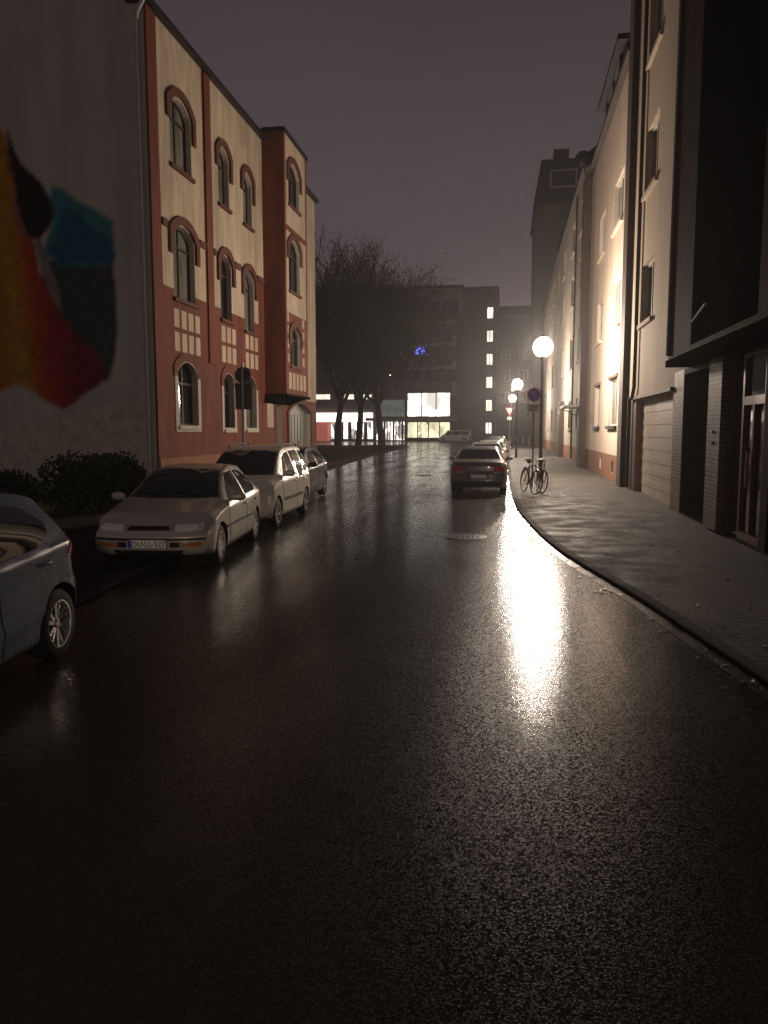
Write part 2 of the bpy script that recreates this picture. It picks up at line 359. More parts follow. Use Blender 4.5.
def wall(mb, m, outer, zones, holes, depth, rev_mi, base_mi=0):
    """flat wall with painted zones [(poly, mat index)] and openings, whose reveals go in by depth"""
    verts = []; faces = []
    for p in [outer] + [z[0] for z in zones] + holes:
        p = ccw(p); faces.append(list(range(len(verts), len(verts) + len(p)))); verts += [Vector(q) for q in p]
    nz = len(zones)
    tv, _, tf, _, _, of = delaunay_2d_cdt(verts, [], faces, 1, 1e-5)
    o = len(mb.v); mb.v += [tuple(m(p.x, p.y, 0)) for p in tv]
    for f, src in zip(tf, of):
        if any(i > nz for i in src) or 0 not in src: continue
        z = [i for i in src if 1 <= i <= nz]
        mb.f.append(tuple(o + i for i in f)); mb.m.append(zones[max(z) - 1][1] if z else base_mi)
    for h in holes:
        n = len(h); o = len(mb.v)
        mb.v += [tuple(m(u, v, 0)) for u, v in h] + [tuple(m(u, v, -depth)) for u, v in h]
        for i in range(n):
            j = (i + 1) % n
            mb.f.append((o + i, o + j, o + n + j, o + n + i)); mb.m.append(rev_mi)

def window(parent, m, poly, depth, frame_m, glass_m, bars_u=1, bars_v=(0.7,), t=0.06, sill=None, sill_m=None, k=K, name='window', tilt=(0.0, 0.0)):
    us = [q[0] for q in poly]; vs = [q[1] for q in poly]
    u0, u1, v0, v1 = min(us), max(us), min(vs), max(vs)
    mb = MB(); inn = inset(poly, t)
    mb.ring(poly, inn, m, -depth, -depth + 0.07)
    for i in range(bars_u):
        c = u0 + (u1 - u0) * (i + 1) / (bars_u + 1)
        mb.prism(rect(c - t * .5, c + t * .5, v0 + t, v1 - t), m, -depth, -depth + 0.06)
    for f in bars_v:
        c = v0 + (v1 - v0) * f
        mb.prism(rect(u0 + t, u1 - t, c - t * .55, c + t * .55), m, -depth, -depth + 0.065)
    w = mb.build(name, frame_m, parent, k=k)
    g = MB(); n = len(poly); cu = (u0 + u1) / 2; cv = (v0 + v1) / 2
    tv, _, tf, *_ = delaunay_2d_cdt([Vector(p) for p in inset(poly, t * .4)], [], [list(range(n))], 1, 1e-6)
    g.add([m(p.x, p.y, -depth + 0.025 + (p.x - cu) * tilt[0] + (p.y - cv) * tilt[1]) for p in tv], tf)
    g.build('pane', glass_m, w, k=k)
    if sill:
        s = MB(); s.prism(rect(u0 - .08, u1 + .08, v0 - .10, v0), m, -depth + .03, sill)
        s.build('sill', sill_m or frame_m, w, k=k)
    return w

# ------------------------------------------------------------------ ground
def sheet(name, poly, z, m, kind='structure', k=K):
    mb = MB(); p = ccw(poly)
    tv, _, tf, *_ = delaunay_2d_cdt([Vector(q) for q in p], [], [list(range(len(p)))], 1, 1e-6)
    mb.add([(q.x, q.y, z / k) for q in tv], tf)
    return tag(mb.build(name, m, k=k), None, None, kind=kind)

def smooth_line(pts, n=8):
    out = []
    for i in range(len(pts) - 1):
        p0 = pts[max(i - 1, 0)]; p1 = pts[i]; p2 = pts[i + 1]; p3 = pts[min(i + 2, len(pts) - 1)]
        for j in range(n):
            t = j / n
            out.append(tuple(0.5 * (2 * b + (c - a) * t + (2 * a - 5 * b + 4 * c - d) * t * t + (3 * b - a - 3 * c + d) * t ** 3)
                             for a, b, c, d in zip(p0, p1, p2, p3)))
    out.append(pts[-1]); return out
def off(line, d):
    out = []
    for i, p in enumerate(line):
        a = line[max(i - 1, 0)]; b = line[min(i + 1, len(line) - 1)]
        t = Vector((b[0] - a[0], b[1] - a[1])).normalized(); out.append((p[0] + t.y * d, p[1] - t.x * d))
    return out

RK = smooth_line([(4.2, -14), (3.0, -4), (2.05, 3), (1.68, 5.17), (1.29, 7.6), (0.72, 10.6), (0.40, 13.6), (0.18, 17.4), (0.08, 24), (0.03, 32), (-0.02, 52), (0.0, 78), (0.6, 84), (3, 87), (9, 88), (60, 88)])
LK = smooth_line([(-2.6, -14), (-3.3, -3), (-3.75, 3), (-3.98, 6.6), (-4.18, 8.5), (-4.45, 12), (-5.0, 18), (-6.1, 25), (-7.3, 31), (-8.4, 48), (-9.3, 72), (-9.9, 77), (-12, 80.5), (-18, 81.5), (-60, 82)])
g = MB(); g.add([(-400, -120, 0), (400, -120, 0), (400, 500, 0), (-400, 500, 0)], [(0, 1, 2, 3)])
og = g.build('ground', M['earth']); og.location.z = -0.012; tag(og, None, None, kind='structure')
road = [(-60, 110.5), (60, 110.5)] + RK[::-1] + LK
sheet('road', road, 0.0, M['asphalt'])
# gutter, kerb and pavement, along the lamp side
def strip(name, a, b, za, zb, m):
    mb = MB(); n = len(a)
    mb.add([(p[0], p[1], za / K) for p in a] + [(p[0], p[1], zb / K) for p in b], [(i, i + 1, n + i + 1, n + i) for i in range(n - 1)])
    return tag(mb.build(name, m, k=K), None, None, kind='structure')
strip('gutter', off(RK, -0.13), off(RK, -0.002), 0.004, 0.004, M['gutter'])
def kerb(name, line, h, wd, sgn):
    a = line; b = off(line, 0.01 * sgn); c = off(line, wd * sgn)
    mb = MB(); n = len(a)
    pts = [(p[0], p[1], -0.01) for p in a] + [(p[0], p[1], (h - .012) / K) for p in a] + [(p[0], p[1], h / K) for p in off(line, .014 * sgn)] + [(p[0], p[1], h / K) for p in c]
    mb.add(pts, [(r * n + i, r * n + i + 1, (r + 1) * n + i + 1, (r + 1) * n + i) for r in range(3) for i in range(n - 1)])
    return tag(mb.build(name, M['kerb'], k=K), None, None, kind='structure')
kerb('kerb', RK, 0.052, 0.11, 1)
kerb('kerb', LK, 0.035, 0.11, -1)
sheet('pavement', off(RK, 0.11) + [(60, 90.5), (60, 300), (61, 300), (61, -14)], 0.050, M['paving'])
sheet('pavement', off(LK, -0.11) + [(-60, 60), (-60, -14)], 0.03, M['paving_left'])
sheet('pavement', [(-60, 110.5), (60, 110.5), (60, 140), (-60, 140)], 0.06, M['paving'])
lawn = [(-5.3, 20.5), (-7.9, 32.5), (-9.2, 48), (-10.0, 72), (-10.7, 76), (-13, 78.4), (-30, 79), (-30, 35.5), (-8.2, 35.2), (-8.2, 31), (-7.2, 24)]
lawn = [(-8.3, 35.3), (-8.15, 36), (-9.1, 48), (-10.0, 72), (-10.7, 76.5), (-13, 78.6), (-40, 79), (-40, 35.3)]
sheet('lawn', lawn, 0.05, M['lawn'])
# sparse autumn grass and leaves on the lawn and behind the parked cars
def grass(name, n, area, m, hmin, hmax, z, seed):
    r = random.Random(seed); mb = MB()
    for _ in range(n):
        x, y = area(r); h = r.uniform(hmin, hmax); a = r.uniform(0, math.pi); w = h * .25; dx, dy = math.cos(a) * w, math.sin(a) * w
        lx, ly = r.uniform(-.5, .5) * h, r.uniform(-.5, .5) * h
        mb.add([(x - dx, y - dy, z), (x + dx, y + dy, z), (x + lx, y + ly, z + h)], [(0, 1, 2)])
    return tag(mb.build(name, m), None, None, kind='stuff')
grass('grass', 14000, lambda r: ((lambda y: (r.uniform(-30 if r.random() < .4 else -14, -8.6 - (y - 36) * .038) * K, y * K))(36 + 42 * r.random() ** 1.5)), M['twig'], .06, .22, .05, 3)
sheet('flower_bed', [(-6.9, 10.2), (-6.6, 17.9), (-24, 17.9), (-24, 10.2)], 0.045, M['earth'])

# ------------------------------------------------------------------ red and cream house with the mural gable
XL = -8.7
th = thing('town_house', 'three storey red and cream house with arched windows and a mural gable', 'house', (XL * K, 24 * K, 0), world=True)
mL = lambda u, v, d: (XL + d, u, v)
holesT = [arch(19.55, 20.9, 8.5, 9.95, 10.28), arch(22.9, 23.8, 8.45, 9.85, 10.15), arch(25.1, 25.98, 8.42, 9.8, 10.1)]
holesM = [arch(19.55, 20.95, 5.12, 6.72, 7.05), arch(22.9, 23.85, 5.04, 6.65, 6.98), arch(25.05, 26.05, 4.95, 6.6, 6.93)]
holesG = [arch(19.62, 20.9, 1.77, 3.2, 3.5), arch(23.0, 23.85, 1.67, 3.12, 3.42), arch(25.0, 26.05, 1.67, 3.15, 3.45)]
gate = arch(30.1, 33.6, 0, 2.35, 2.75, 11)
niche = arch(28.35, 29.15, 0, 2.45, 2.75)
zones = [(rect(18.3, 34.7, 0, 5.33), 1), (rect(18.3, 34.7, 6.8, 6.98), 2), (rect(18.3, 18.9, 0, 11.75), 1), (rect(21.75, 22.35, 0, 11.75), 1),
         (rect(26.5, 27.2, 0, 6.9), 1), (rect(32.9, 34.7, 2.9, 11.75), 0), (arch(27.35, 28.1, 1.75, 2.5, 2.78), 0)]
for (a, b, n_) in ((19.45, 21.3, 4), (22.85, 24.25, 3), (25.05, 26.45, 3)):
    w_ = (b - a) / n_
    for i in range(n_):
        for (v0, v1) in ((4.36, 4.84), (3.74, 4.24)):
            zones.append((rect(a + i * w_ + .07, a + (i + 1) * w_ - .07, v0, v1 - .0), 0))
mb = MB()
wall(mb, mL, rect(18.3, 34.7, 0, 11.75), zones, holesT + holesM + holesG + [gate, niche], 0.24, 3)
mb.build('wall', [M['cream'], M['brickred'], M['oxblood'], M['reveal']], th, k=K)
for i, h in enumerate(holesT + holesM + holesG):
    gl = M['old_glass'] if i == 6 else M['glass'] if i in (4, 7) else M['curtain_glass']
    window(th, mL, h, 0.22, M['dark_sash'], gl, 1, (0.72,) if i < 6 else (0.66,), sill=0.08, sill_m=M['oxblood'] if i < 6 else M['reveal'], tilt=(-.0268, -.0198) if i == 6 else (rnd.uniform(-.006, .006), rnd.uniform(-.006, .006)))
# raised mouldings over the windows
def hood(u0, u1, vleg, vs, vt, wd, d, m_, parent, mm=mL, legr=None):
    o_ = arch(u0 - wd, u1 + wd, vleg, vs + wd * .75, vt + wd, 11)[2:]; i_ = arch(u0, u1, vleg, vs, vt, 11)[2:]
    poly = [(u1 + wd, legr if legr is not None else vleg)] + o_ + [(u0 - wd, vleg), (u0, vleg)] + i_[::-1] + [(u1, legr if legr is not None else vleg)]
    q = MB(); q.prism(poly, mm, 0.0, d); q.build('hood_mould', m_, parent, k=K)
for (u0, u1, s_, t_) in ((19.5, 20.95, 9.95, 10.33), (22.85, 23.85, 9.85, 10.2), (25.05, 26.03, 9.8, 10.15)):
    hood(u0, u1, s_ - .35, s_, t_, .20, .07, M['oxblood'], th, legr=s_ - .55)
for (u0, u1, s_, t_) in ((19.5, 21.0, 6.72, 7.08), (22.85, 23.9, 6.65, 7.02), (25.0, 26.1, 6.6, 6.97)):
    hood(u0, u1, s_ - .5, s_, t_, .22, .07, M['oxblood'], th)
for (u0, u1, s_, t_) in ((19.57, 20.95, 3.2, 3.52), (22.95, 23.9, 3.12, 3.45), (24.95, 26.1, 3.15, 3.48)):
    hood(u0, u1, s_ - .12, s_, t_, .22, .04, M['brickred'], th)
    q = MB(); q.ring(arch(u0 - .16, u1 + .16, 1.6, s_, t_ - .02), arch(u0 + .02, u1 - .02, 1.72, s_ - .02, t_ - .04), mL, 0, .025); q.build('window_surround', M['reveal'], th, k=K)
for a, b in ((18.92, 19.2), (21.3, 21.74), (22.36, 22.55), (24.2, 24.7), (26.4, 27.1)):
    q = MB(); q.prism(rect(a, b, 6.80, 6.99), mL, 0, .05); q.build('string_course', M['oxblood'], th, k=K)
q = MB(); q.prism(rect(18.3, 27.6, 0, .93), mL, 0, .08); q.build('plinth', M['ochre_plinth'], th, k=K)
q = MB()
q.prism(rect(18.25, 18.62, 0, 11.7), mL, 0, .06); q.prism(rect(21.82, 22.28, 3.6, 11.7), mL, 0, .05)
q.build('pilaster', M['brickred'], th, k=K)
# bay (oriel)
mBay = lambda u, v, d: (-7.9 + d, u, v)
bw = [arch(27.7, 29.15, 9.75, 10.9, 11.25), arch(27.65, 29.1, 6.7, 8.2, 8.55), arch(27.75, 29.05, 4.0, 5.15, 5.42)]
q = MB()
zb = [(rect(27.15, 30.2, 2.95, 3.0), 1), (rect(27.15, 27.35, 2.95, 12.0), 1), (rect(30.0, 30.2, 2.95, 12), 1), (rect(27.15, 30.2, 2.95, 3.95), 1), (rect(27.15, 30.2, 3.95, 5.9), 1), (rect(27.15, 30.2, 8.75, 8.95), 1)]
for i in range(5): zb.append((rect(27.5 + i * .5, 27.85 + i * .5, 3.15, 3.75), 0))
for v_ in (4.1, 4.6, 5.1, 5.55): zb += [(rect(27.38, 27.55, v_, v_ + .32), 0), (rect(29.4, 29.7, v_, v_ + .32), 0)]
wall(q, mBay, rect(27.15, 30.2, 2.95, 12.0), zb, bw, .2, 3)
q.add([(-8.7, 27.15, 2.95), (-7.9, 27.15, 2.95), (-7.9, 27.15, 12), (-8.7, 27.15, 12)], [(0, 1, 2, 3)], 1)
q.add([(-8.7, 30.2, 2.95), (-7.9, 30.2, 2.95), (-7.9, 30.2, 12), (-8.7, 30.2, 12)], [(0, 1, 2, 3)], 1)
bay = q.build('bay', [M['cream'], M['brickred'], M['oxblood'], M['reveal']], th, k=K)
for h in bw: window(bay, mBay, h, .18, M['dark_sash'], M['glass'], 1, (.7,), sill=.07, sill_m=M['oxblood'])
for (u0, u1, s_, t_) in ((27.65, 29.2, 10.9, 11.28), (27.6, 29.15, 8.2, 8.58), (27.7, 29.1, 5.15, 5.45)):
    o_ = arch(u0 - .2, u1 + .2, s_ - .4, s_ + .15, t_ + .2, 11)[2:]; i_ = arch(u0, u1, s_ - .4, s_, t_, 11)[2:]
    q = MB(); q.prism([(u1 + .2, s_ - .4)] + o_ + [(u0 - .2, s_ - .4), (u0, s_ - .4)] + i_[::-1] + [(u1, s_ - .4)], mBay, 0, .06); q.build('hood_mould', M['oxblood'], bay, k=K)
q = MB(); q.box(-8.7, -7.84, 27.08, 30.26, 12.0, 12.14); q.build('bay_roof', M['dark_metal'], bay, k=K)
q = MB(); q.add([(-8.7, 26.95, 2.62), (-8.7, 30.4, 2.62), (-8.7, 27.1, 2.95), (-7.84, 27.1, 2.95), (-7.84, 30.25, 2.95), (-8.7, 30.25, 2.95)], [(0, 3, 2), (0, 1, 4, 3), (1, 5, 4)])
q.box(-8.7, -7.82, 27.07, 30.27, 2.86, 2.95); q.build('corbel', M['soffit'], bay, k=K)
q = MB(); q.prism(inset(gate, .02), mL, -.3, -.2)
for i in range(7): q.prism(rect(30.25 + i * .47, 30.29 + i * .47, .05, 2.3), mL, -.2, -.18)
q.build('gate', M['shutter'], th, k=K)
q = MB(); q.ring(arch(29.9, 33.8, 0, 2.4, 2.9, 11), arch(30.1, 33.6, 0, 2.35, 2.75, 11), mL, 0, .06); q.build('gate_arch', M['oxblood'], th, k=K)
q = MB(); q.prism(inset(niche, .02), mL, -.3, -.2); q.build('door', M['oxblood'], th, k=K)
q = MB(); q.box(-9.1, -8.54, 18.1, 27.1, 11.74, 11.88); q.box(-9.1, -8.54, 30.25, 34.8, 11.74, 11.88); q.build('gutter', M['dark_metal'], th, k=K)
q = MB(); q.add([(-8.55, 18.15, 11.885), (-8.55, 34.8, 11.885), (-15, 34.8, 14.2), (-15, 18.15, 14.2), (-22, 18.15, 11.9), (-22, 34.8, 11.9)], [(0, 1, 2, 3), (3, 2, 5, 4)])
q.build('roof', M['slate'], th, k=K)
q = MB(); q.add([(-8.7, 34.7, 0), (-22, 34.7, 0), (-22, 34.7, 11.8), (-8.7, 34.7, 11.8)], [(0, 1, 2, 3)]); q.build('rear_wall', M['gable_low'], th, k=K)
# gable with mural, in the plane y = 18.3
mG = lambda u, v, d: (u, 18.3 - d, v)
MUR = [('gable_low', [(-21.9, 0.506), (-21.9, 1.223), (-13.033, 1.779), (-11.895, 1.88), (-10.636, 2.08), (-10.355, 2.255), (-8.812, 2.397), (-8.71, 0.646)]), ('mural_olive', [(-11.685, 5.948), (-11.066, 5.781), (-9.695, 5.832), (-9.654, 4.864), (-9.724, 3.766), (-9.92, 2.902), (-10.332, 2.782), (-11.238, 3.916), (-11.601, 4.915)]), ('mural_orange', [(-16.489, 2.654), (-15.914, 9.997), (-12.596, 9.311), (-12.364, 8.585), (-12.158, 7.375), (-11.936, 6.396), (-11.932, 4.923), (-11.917, 2.543), (-12.545, 2.878), (-12.984, 2.627)]), ('mural_yellow', [(-14.713, 2.64), (-13.261, 7.425), (-12.583, 7.636), (-12.459, 5.925), (-12.292, 4.933), (-12.3, 2.723), (-12.545, 2.878), (-12.984, 2.627)]), ('mural_red', [(-12.308, 7.623), (-12.11, 7.252), (-11.799, 6.391), (-11.713, 5.41), (-11.722, 4.174), (-11.865, 2.466), (-12.134, 2.671), (-12.179, 3.933), (-12.196, 5.671)]), ('mural_maroon', [(-12.088, 6.645), (-11.8, 5.854), (-11.464, 4.911), (-11.157, 4.46), (-10.691, 3.906), (-10.243, 3.601), (-9.973, 2.928), (-11.269, 2.133), (-11.865, 2.466), (-11.845, 3.927), (-11.946, 5.171)]), ('mural_teal', [(-11.326, 7.672), (-10.957, 7.511), (-10.54, 7.254), (-9.71, 6.789), (-9.664, 5.951), (-9.726, 5.737), (-11.071, 5.684), (-11.571, 6.042), (-11.318, 6.735)]), ('mural_blue', [(-11.026, 7.18), (-10.606, 6.97), (-10.172, 6.521), (-9.676, 6.311), (-9.697, 5.784), (-11.042, 5.732), (-11.462, 6.038), (-11.228, 6.369)]), ('mural_black', [(-12.386, 9.157), (-12.255, 8.579), (-12.057, 8.21), (-11.643, 7.831), (-11.34, 7.386), (-11.279, 6.975), (-11.376, 6.665), (-11.665, 6.337), (-11.983, 6.544), (-12.177, 7.013), (-12.357, 7.745), (-12.446, 8.589)]), ('mural_stone', [(-11.775, 6.341), (-11.608, 6.384), (-11.514, 6.088), (-11.276, 5.397), (-11.152, 4.558), (-11.461, 4.96), (-11.646, 5.653)]), ('mural_rose', [(-12.364, 8.585), (-12.303, 7.719), (-12.176, 7.037), (-12.041, 6.497), (-12.255, 6.603), (-12.37, 7.505)])]
PIG = dict(mural_teal=(.030, .125, .14), mural_blue=(.010, .065, .115), mural_black=(.010, .009, .009), mural_olive=(.026, .038, .034), mural_stone=(.15, .125, .10), mural_rose=(.20, .07, .06), gable_low=(.33, .288, .25))
def robe(x, z):
    t = (x + .08 * z + 12.40) / 2.35
    st = [(-.4, (.24, .07, .01)), (0, (.27, .10, .01)), (.14, (.26, .15, .012)), (.26, (.29, .10, .01)), (.38, (.27, .04, .01)), (.55, (.20, .015, .014)), (.8, (.13, .008, .016)), (1.3, (.10, .006, .013))]
    for (a, ca), (b_, cb) in zip(st, st[1:]):
        if t <= b_:
            f = max(0, min(1, (t - a) / (b_ - a))); return tuple(i + (j - i) * f for i, j in zip(ca, cb))
    return st[-1][1]
def pip(p, x, y):
    c = False
    for i in range(len(p)):
        (x1, y1), (x2, y2) = p[i], p[i - 1]
        if (y1 > y) != (y2 > y) and x < (x2 - x1) * (y - y1) / (y2 - y1) + x1: c = not c
    return c
BB = {id(p): (min(a for a, _ in p), max(a for a, _ in p), min(b for _, b in p), max(b for _, b in p)) for _, p in MUR}
def pigment(x, z):
    w = .04
    x += w * math.sin(2.3 * z + 1.1 * x) * .5 + .015 * math.sin(7.1 * z); z += w * math.sin(1.9 * x + .7) * .5 + .015 * math.sin(8.3 * x + 2 * z)
    for n_, p in reversed(MUR):
        b_ = BB[id(p)]
        if b_[0] <= x <= b_[1] and b_[2] <= z <= b_[3] and pip(p, x, z):
            return (PIG[n_] if n_ in PIG else robe(x, z)) + (1.0,)
    return (0, 0, 0, 0)
gx0, gx1, gz0, gz1, gs = -16.0, -8.9, .7, 10.4, .05
q = MB(); wall(q, mG, [(-8.7, 0), (-8.7, 11.9), (-15, 14.2), (-22, 11.9), (-22, 0)], [], [rect(gx0, gx1, gz0, gz1)], 0.0005, 0)
nb = len(q.v); nx, nz_ = int((gx1 - gx0) / gs), int((gz1 - gz0) / gs); colr = []
for j in range(nz_ + 1):
    for i in range(nx + 1):
        x, z = gx0 + (gx1 - gx0) * i / nx, gz0 + (gz1 - gz0) * j / nz_
        q.v.append(mG(x, z, 0)); acc = [0, 0, 0, 0]
        if x > -13.2:
            for dx, dz in ((0, 0), (.05, .02), (-.05, -.02), (.02, -.05), (-.02, .05)):
                c_ = pigment(x + dx, z + dz)
                for k_ in range(3): acc[k_] += c_[k_] * c_[3]
                acc[3] += c_[3]
        else:
            c_ = pigment(x, z); acc = [c_[0] * c_[3] * 5, c_[1] * c_[3] * 5, c_[2] * c_[3] * 5, c_[3] * 5]
        a_ = acc[3] or 1; colr.append((acc[0] / a_, acc[1] / a_, acc[2] / a_, acc[3] / 5))
for j in range(nz_):
    for i in range(nx):
        o_ = nb + j * (nx + 1) + i; q.f.append((o_, o_ + 1, o_ + nx + 2, o_ + nx + 1)); q.m.append(0)
gm = M['gable']; N_, L_ = gm.node_tree.nodes, gm.node_tree.links; pb = N_['Principled BSDF']
at = N_.new('ShaderNodeAttribute'); at.attribute_name = 'pigment'
sprd = N_.new('ShaderNodeTexNoise'); sprd.inputs['Scale'].default_value = 3.5; sprd.inputs['Detail'].default_value = 9; sprd.inputs['Roughness'].default_value = .7
tcg = N_.new('ShaderNodeTexCoord'); L_.new(tcg.outputs['Object'], sprd.inputs['Vector'])
mrg = N_.new('ShaderNodeMapRange'); mrg.inputs['From Min'].default_value = .3; mrg.inputs['From Max'].default_value = .7; mrg.inputs['To Min'].default_value = .9; mrg.inputs['To Max'].default_value = 1.75; L_.new(sprd.outputs['Fac'], mrg.inputs['Value'])
mul = N_.new('ShaderNodeMix'); mul.data_type = 'RGBA'; mul.blend_type = 'MULTIPLY'; mul.inputs['Factor'].default_value = 1; L_.new(at.outputs['Color'], mul.inputs[6]); L_.new(mrg.outputs['Result'], mul.inputs[7])
mixg = N_.new('ShaderNodeMix'); mixg.data_type = 'RGBA'; L_.new(at.outputs['Alpha'], mixg.inputs['Factor'])
L_.new(pb.inputs['Base Color'].links[0].from_socket, mixg.inputs[6]); L_.new(mul.outputs[2], mixg.inputs[7]); L_.new(mixg.outputs[2], pb.inputs['Base Color'])
gw = q.build('gable_wall', [gm], th, k=K)
ca_ = gw.data.color_attributes.new('pigment', 'FLOAT_COLOR', 'POINT')
for i in range(len(gw.data.vertices)): ca_.data[i].color = (0, 0, 0, 0)
for i, c_ in enumerate(colr): ca_.data[nb + i].color = c_
q = MB(); q.box(-22, -8.62, 18.18, 18.3, 11.80, 11.86)
q.v = []; q.f = []; q.m = []
q.prism([(-8.5, 11.78), (-8.5, 11.98), (-15, 14.3), (-15, 14.1)], mG, 0.02, .2); q.prism([(-22.1, 11.78), (-22.1, 11.98), (-15, 14.3), (-15, 14.1)], mG, 0.02, .2)
q.build('verge_board', M['dark_metal'], th, k=K)
q = MB(); q.tube([(-8.86, 18.2, .1), (-8.86, 18.2, 11.2), (-8.80, 18.12, 11.45), (-8.62, 18.1, 11.72)], .055, 10)
for z_ in (1, 3.2, 5.4, 7.6, 9.8): q.tube([(-8.86, 18.2, z_ - .03), (-8.86, 18.2, z_ + .03)], .068, 10)
q.build('downpipe', M['zinc'], th, 40, k=K)
q = MB(); q.box(-8.74, -8.66, 18.27, 18.30, 0, 11.7); q.box(-9.02, -8.95, 18.27, 18.298, 0, 11.7); q.build('corner_bead', M['reveal'], th, k=K)

# ------------------------------------------------------------------ lamp side
XR = 3.3
mR = lambda u, v, d: (XR - d, u, v)
# clinker house with overhang
ta = thing('clinker_house', 'dark brick building overhanging the pavement above a glazed red framed entrance', 'building', (XR * K, 12 * K, 0), world=True)
mO = lambda u, v, d: (2.9 - d, u, v)
q = MB()
wall(q, mO, rect(2, 15.1, 2.92, 15.5), [], [rect(9.9, 13.35, 3.02, 14.6), rect(3.5, 8.4, 3.4, 14.6)], .16, 1)
q.add([(2.9, 15.1, 2.92), (9, 15.1, 2.92), (9, 15.1, 15.5), (2.9, 15.1, 15.5)], [(0, 1, 2, 3)])
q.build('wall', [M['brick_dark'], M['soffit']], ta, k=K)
q = MB(); q.prism(rect(9.9, 13.35, 3.02, 14.6), mO, -.3, -.12); q.prism(rect(3.5, 8.4, 3.4, 14.6), mO, -.3, -.12)
q.build('cladding', M['black_glass'], ta, k=K)
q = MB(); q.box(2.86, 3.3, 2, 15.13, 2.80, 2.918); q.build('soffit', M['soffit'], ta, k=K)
q = MB(); q.tube([(2.84, 13.0, 3.35), (2.84, 12.2, 3.5)], .02, 8); q.build('glint_rod', M['plate'], ta, 40, k=K)  # white rod standing in for a lamp reflection on the dark cladding
q = MB(); q.tube([(2.87, 15.0, 3.0), (2.87, 15.0, 14)], .03, 8); q.build('edge_pipe', M['galv'], ta, 40, k=K)
q = MB()
wall(q, mR, rect(2, 16.45, 0, 2.8), [(rect(15.6, 16.45, 0, 2.8), 1), (rect(12.5, 13.4, 0, 2.8), 1)],
     [rect(13.38, 15.55, .08, 2.7), rect(10.78, 12.5, .08, 2.72), rect(7.2, 10.5, .08, 2.72), rect(3.2, 6.9, .4, 2.5)], .5, 2)
q.add([(3.3, 16.45, 2.8), (9, 16.45, 2.8), (9, 15.1, 2.8), (3.3, 15.1, 2.8)], [(0, 1, 2, 3)], 2)
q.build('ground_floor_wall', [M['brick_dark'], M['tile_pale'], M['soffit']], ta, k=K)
q = MB(); q.prism(rect(13.38, 15.55, .08, 2.7), mR, -.6, -.48)
q.prism(rect(14.42, 14.46, .1, 2.6), mR, -.48, -.465)
q.build('passage_door', M['recess'], ta, k=K)
q = MB(); q.prism(rect(12.56, 13.34, 0.08, 2.8), mR, 0, .09); q.build('pillar', M['tile_pale'], ta, k=K)
q = MB()
for a, b, c, d in ((10.78, 10.86, .08, 2.72), (11.76, 11.84, .08, 2.72), (12.44, 12.5, .08, 2.72), (10.86, 11.76, 2.00, 2.12), (10.86, 11.76, 2.66, 2.72), (10.86, 11.76, .08, .2), (11.28, 11.34, .2, 2.0)):
    q.prism(rect(a, b, c, d), mR, -.12, -.02)
ef = q.build('entrance_door', M['pinkframe'], ta, k=K)
q = MB(); q.prism(rect(10.8, 12.48, .1, 2.7), mR, -.12, -.07); q.build('pane', M['glass'], ef, k=K)
q = MB(); q.tube([(3.3, 11.45, .85), (3.3, 11.45, 1.35)], .018, 8); q.build('handle', M['chrome'], ef, k=K)
for (a, b, v0, v1) in ((7.2, 10.5, .08, 2.72), (3.2, 6.9, .4, 2.5)):
    window(ta, mR, rect(a, b, v0, v1), .14, M['pinkframe'], M['glass'], 2, (.74,))
for v_ in (1.45, 1.62):
    q = MB(); q.lathe([(0, 0), (.03, 0), (.03, -.02), (0, -.025)], 10, (3.21, 12.95, v_), 'x'); q.build('door_bell', M['chrome'], ta, k=K)

# house with garage
tb = thing('garage_house', 'tall pale house with a wide ribbed garage door beside the dark brick overhang', 'house', (XR * K, 20 * K, 0), world=True)
hb = [rect(19.2, 20.85, 4.3, 5.75), rect(16.7, 18.1, 4.3, 5.75), rect(19.2, 20.85, 7.45, 9.0), rect(16.7, 18.1, 7.45, 9.0), rect(19.2, 20.85, 10.6, 12.2), rect(16.7, 18.1, 10.6, 12.2)]
gr = rect(16.5, 21.1, 0, 2.42)
q = MB(); wall(q, mR, rect(16.452, 23.3, 0, 14.6), [(rect(20.8, 23.3, 0, 2.5), 1)], [h for h in hb if h[0][0] > 17] + [gr], .2, 0)
wall(q, lambda u, v, d: (XR - d, u, v), rect(15.1, 16.45, 2.8, 14.6), [], [], .2, 0)
q.add([(3.3, 23.3, 0), (9, 23.3, 0), (9, 23.3, 14.6), (3.3, 23.3, 14.6)], [(0, 1, 2, 3)])
q.build('wall', [M['b_cream'], M['brownpier']], tb, k=K)
for h in hb:
    if h[0][0] > 17: window(tb, mR, h, .17, M['white_sash'], M['glass'], 1, (), sill=.08, sill_m=M['b_cream'])
q = MB(); q.prism(gr, mR, -.22, -.16)
for i in range(1, 8): q.prism(rect(16.5, 21.1, i * .303 - .035, i * .303 + .11), mR, -.16, -.15)
q.prism(rect(16.5, 16.58, 0, 2.42), mR, -.16, -.10); q.prism(rect(21.02, 21.1, 0, 2.42), mR, -.16, -.10)
q.build('garage_door', M['garage'], tb, k=K)
q = MB(); q.prism(rect(16.5, 21.4, 2.44, 2.52), mR, 0, .07); q.build('lintel', M['brownpier'], tb, k=K)
q = MB(); q.tube([(3.22, 21.05, 14.5), (3.22, 21.05, 2.75), (3.22, 21.3, 2.52), (3.22, 21.75, 2.46), (3.22, 21.75, .1)], .05, 10); q.build('downpipe', M['pipe_brown'], tb, 40, k=K)
q = MB(); q.prism(rect(22.55, 23.3, 0, 14.6), mR, 0, .16); q.build('pier', M['brownpier'], tb, k=K)
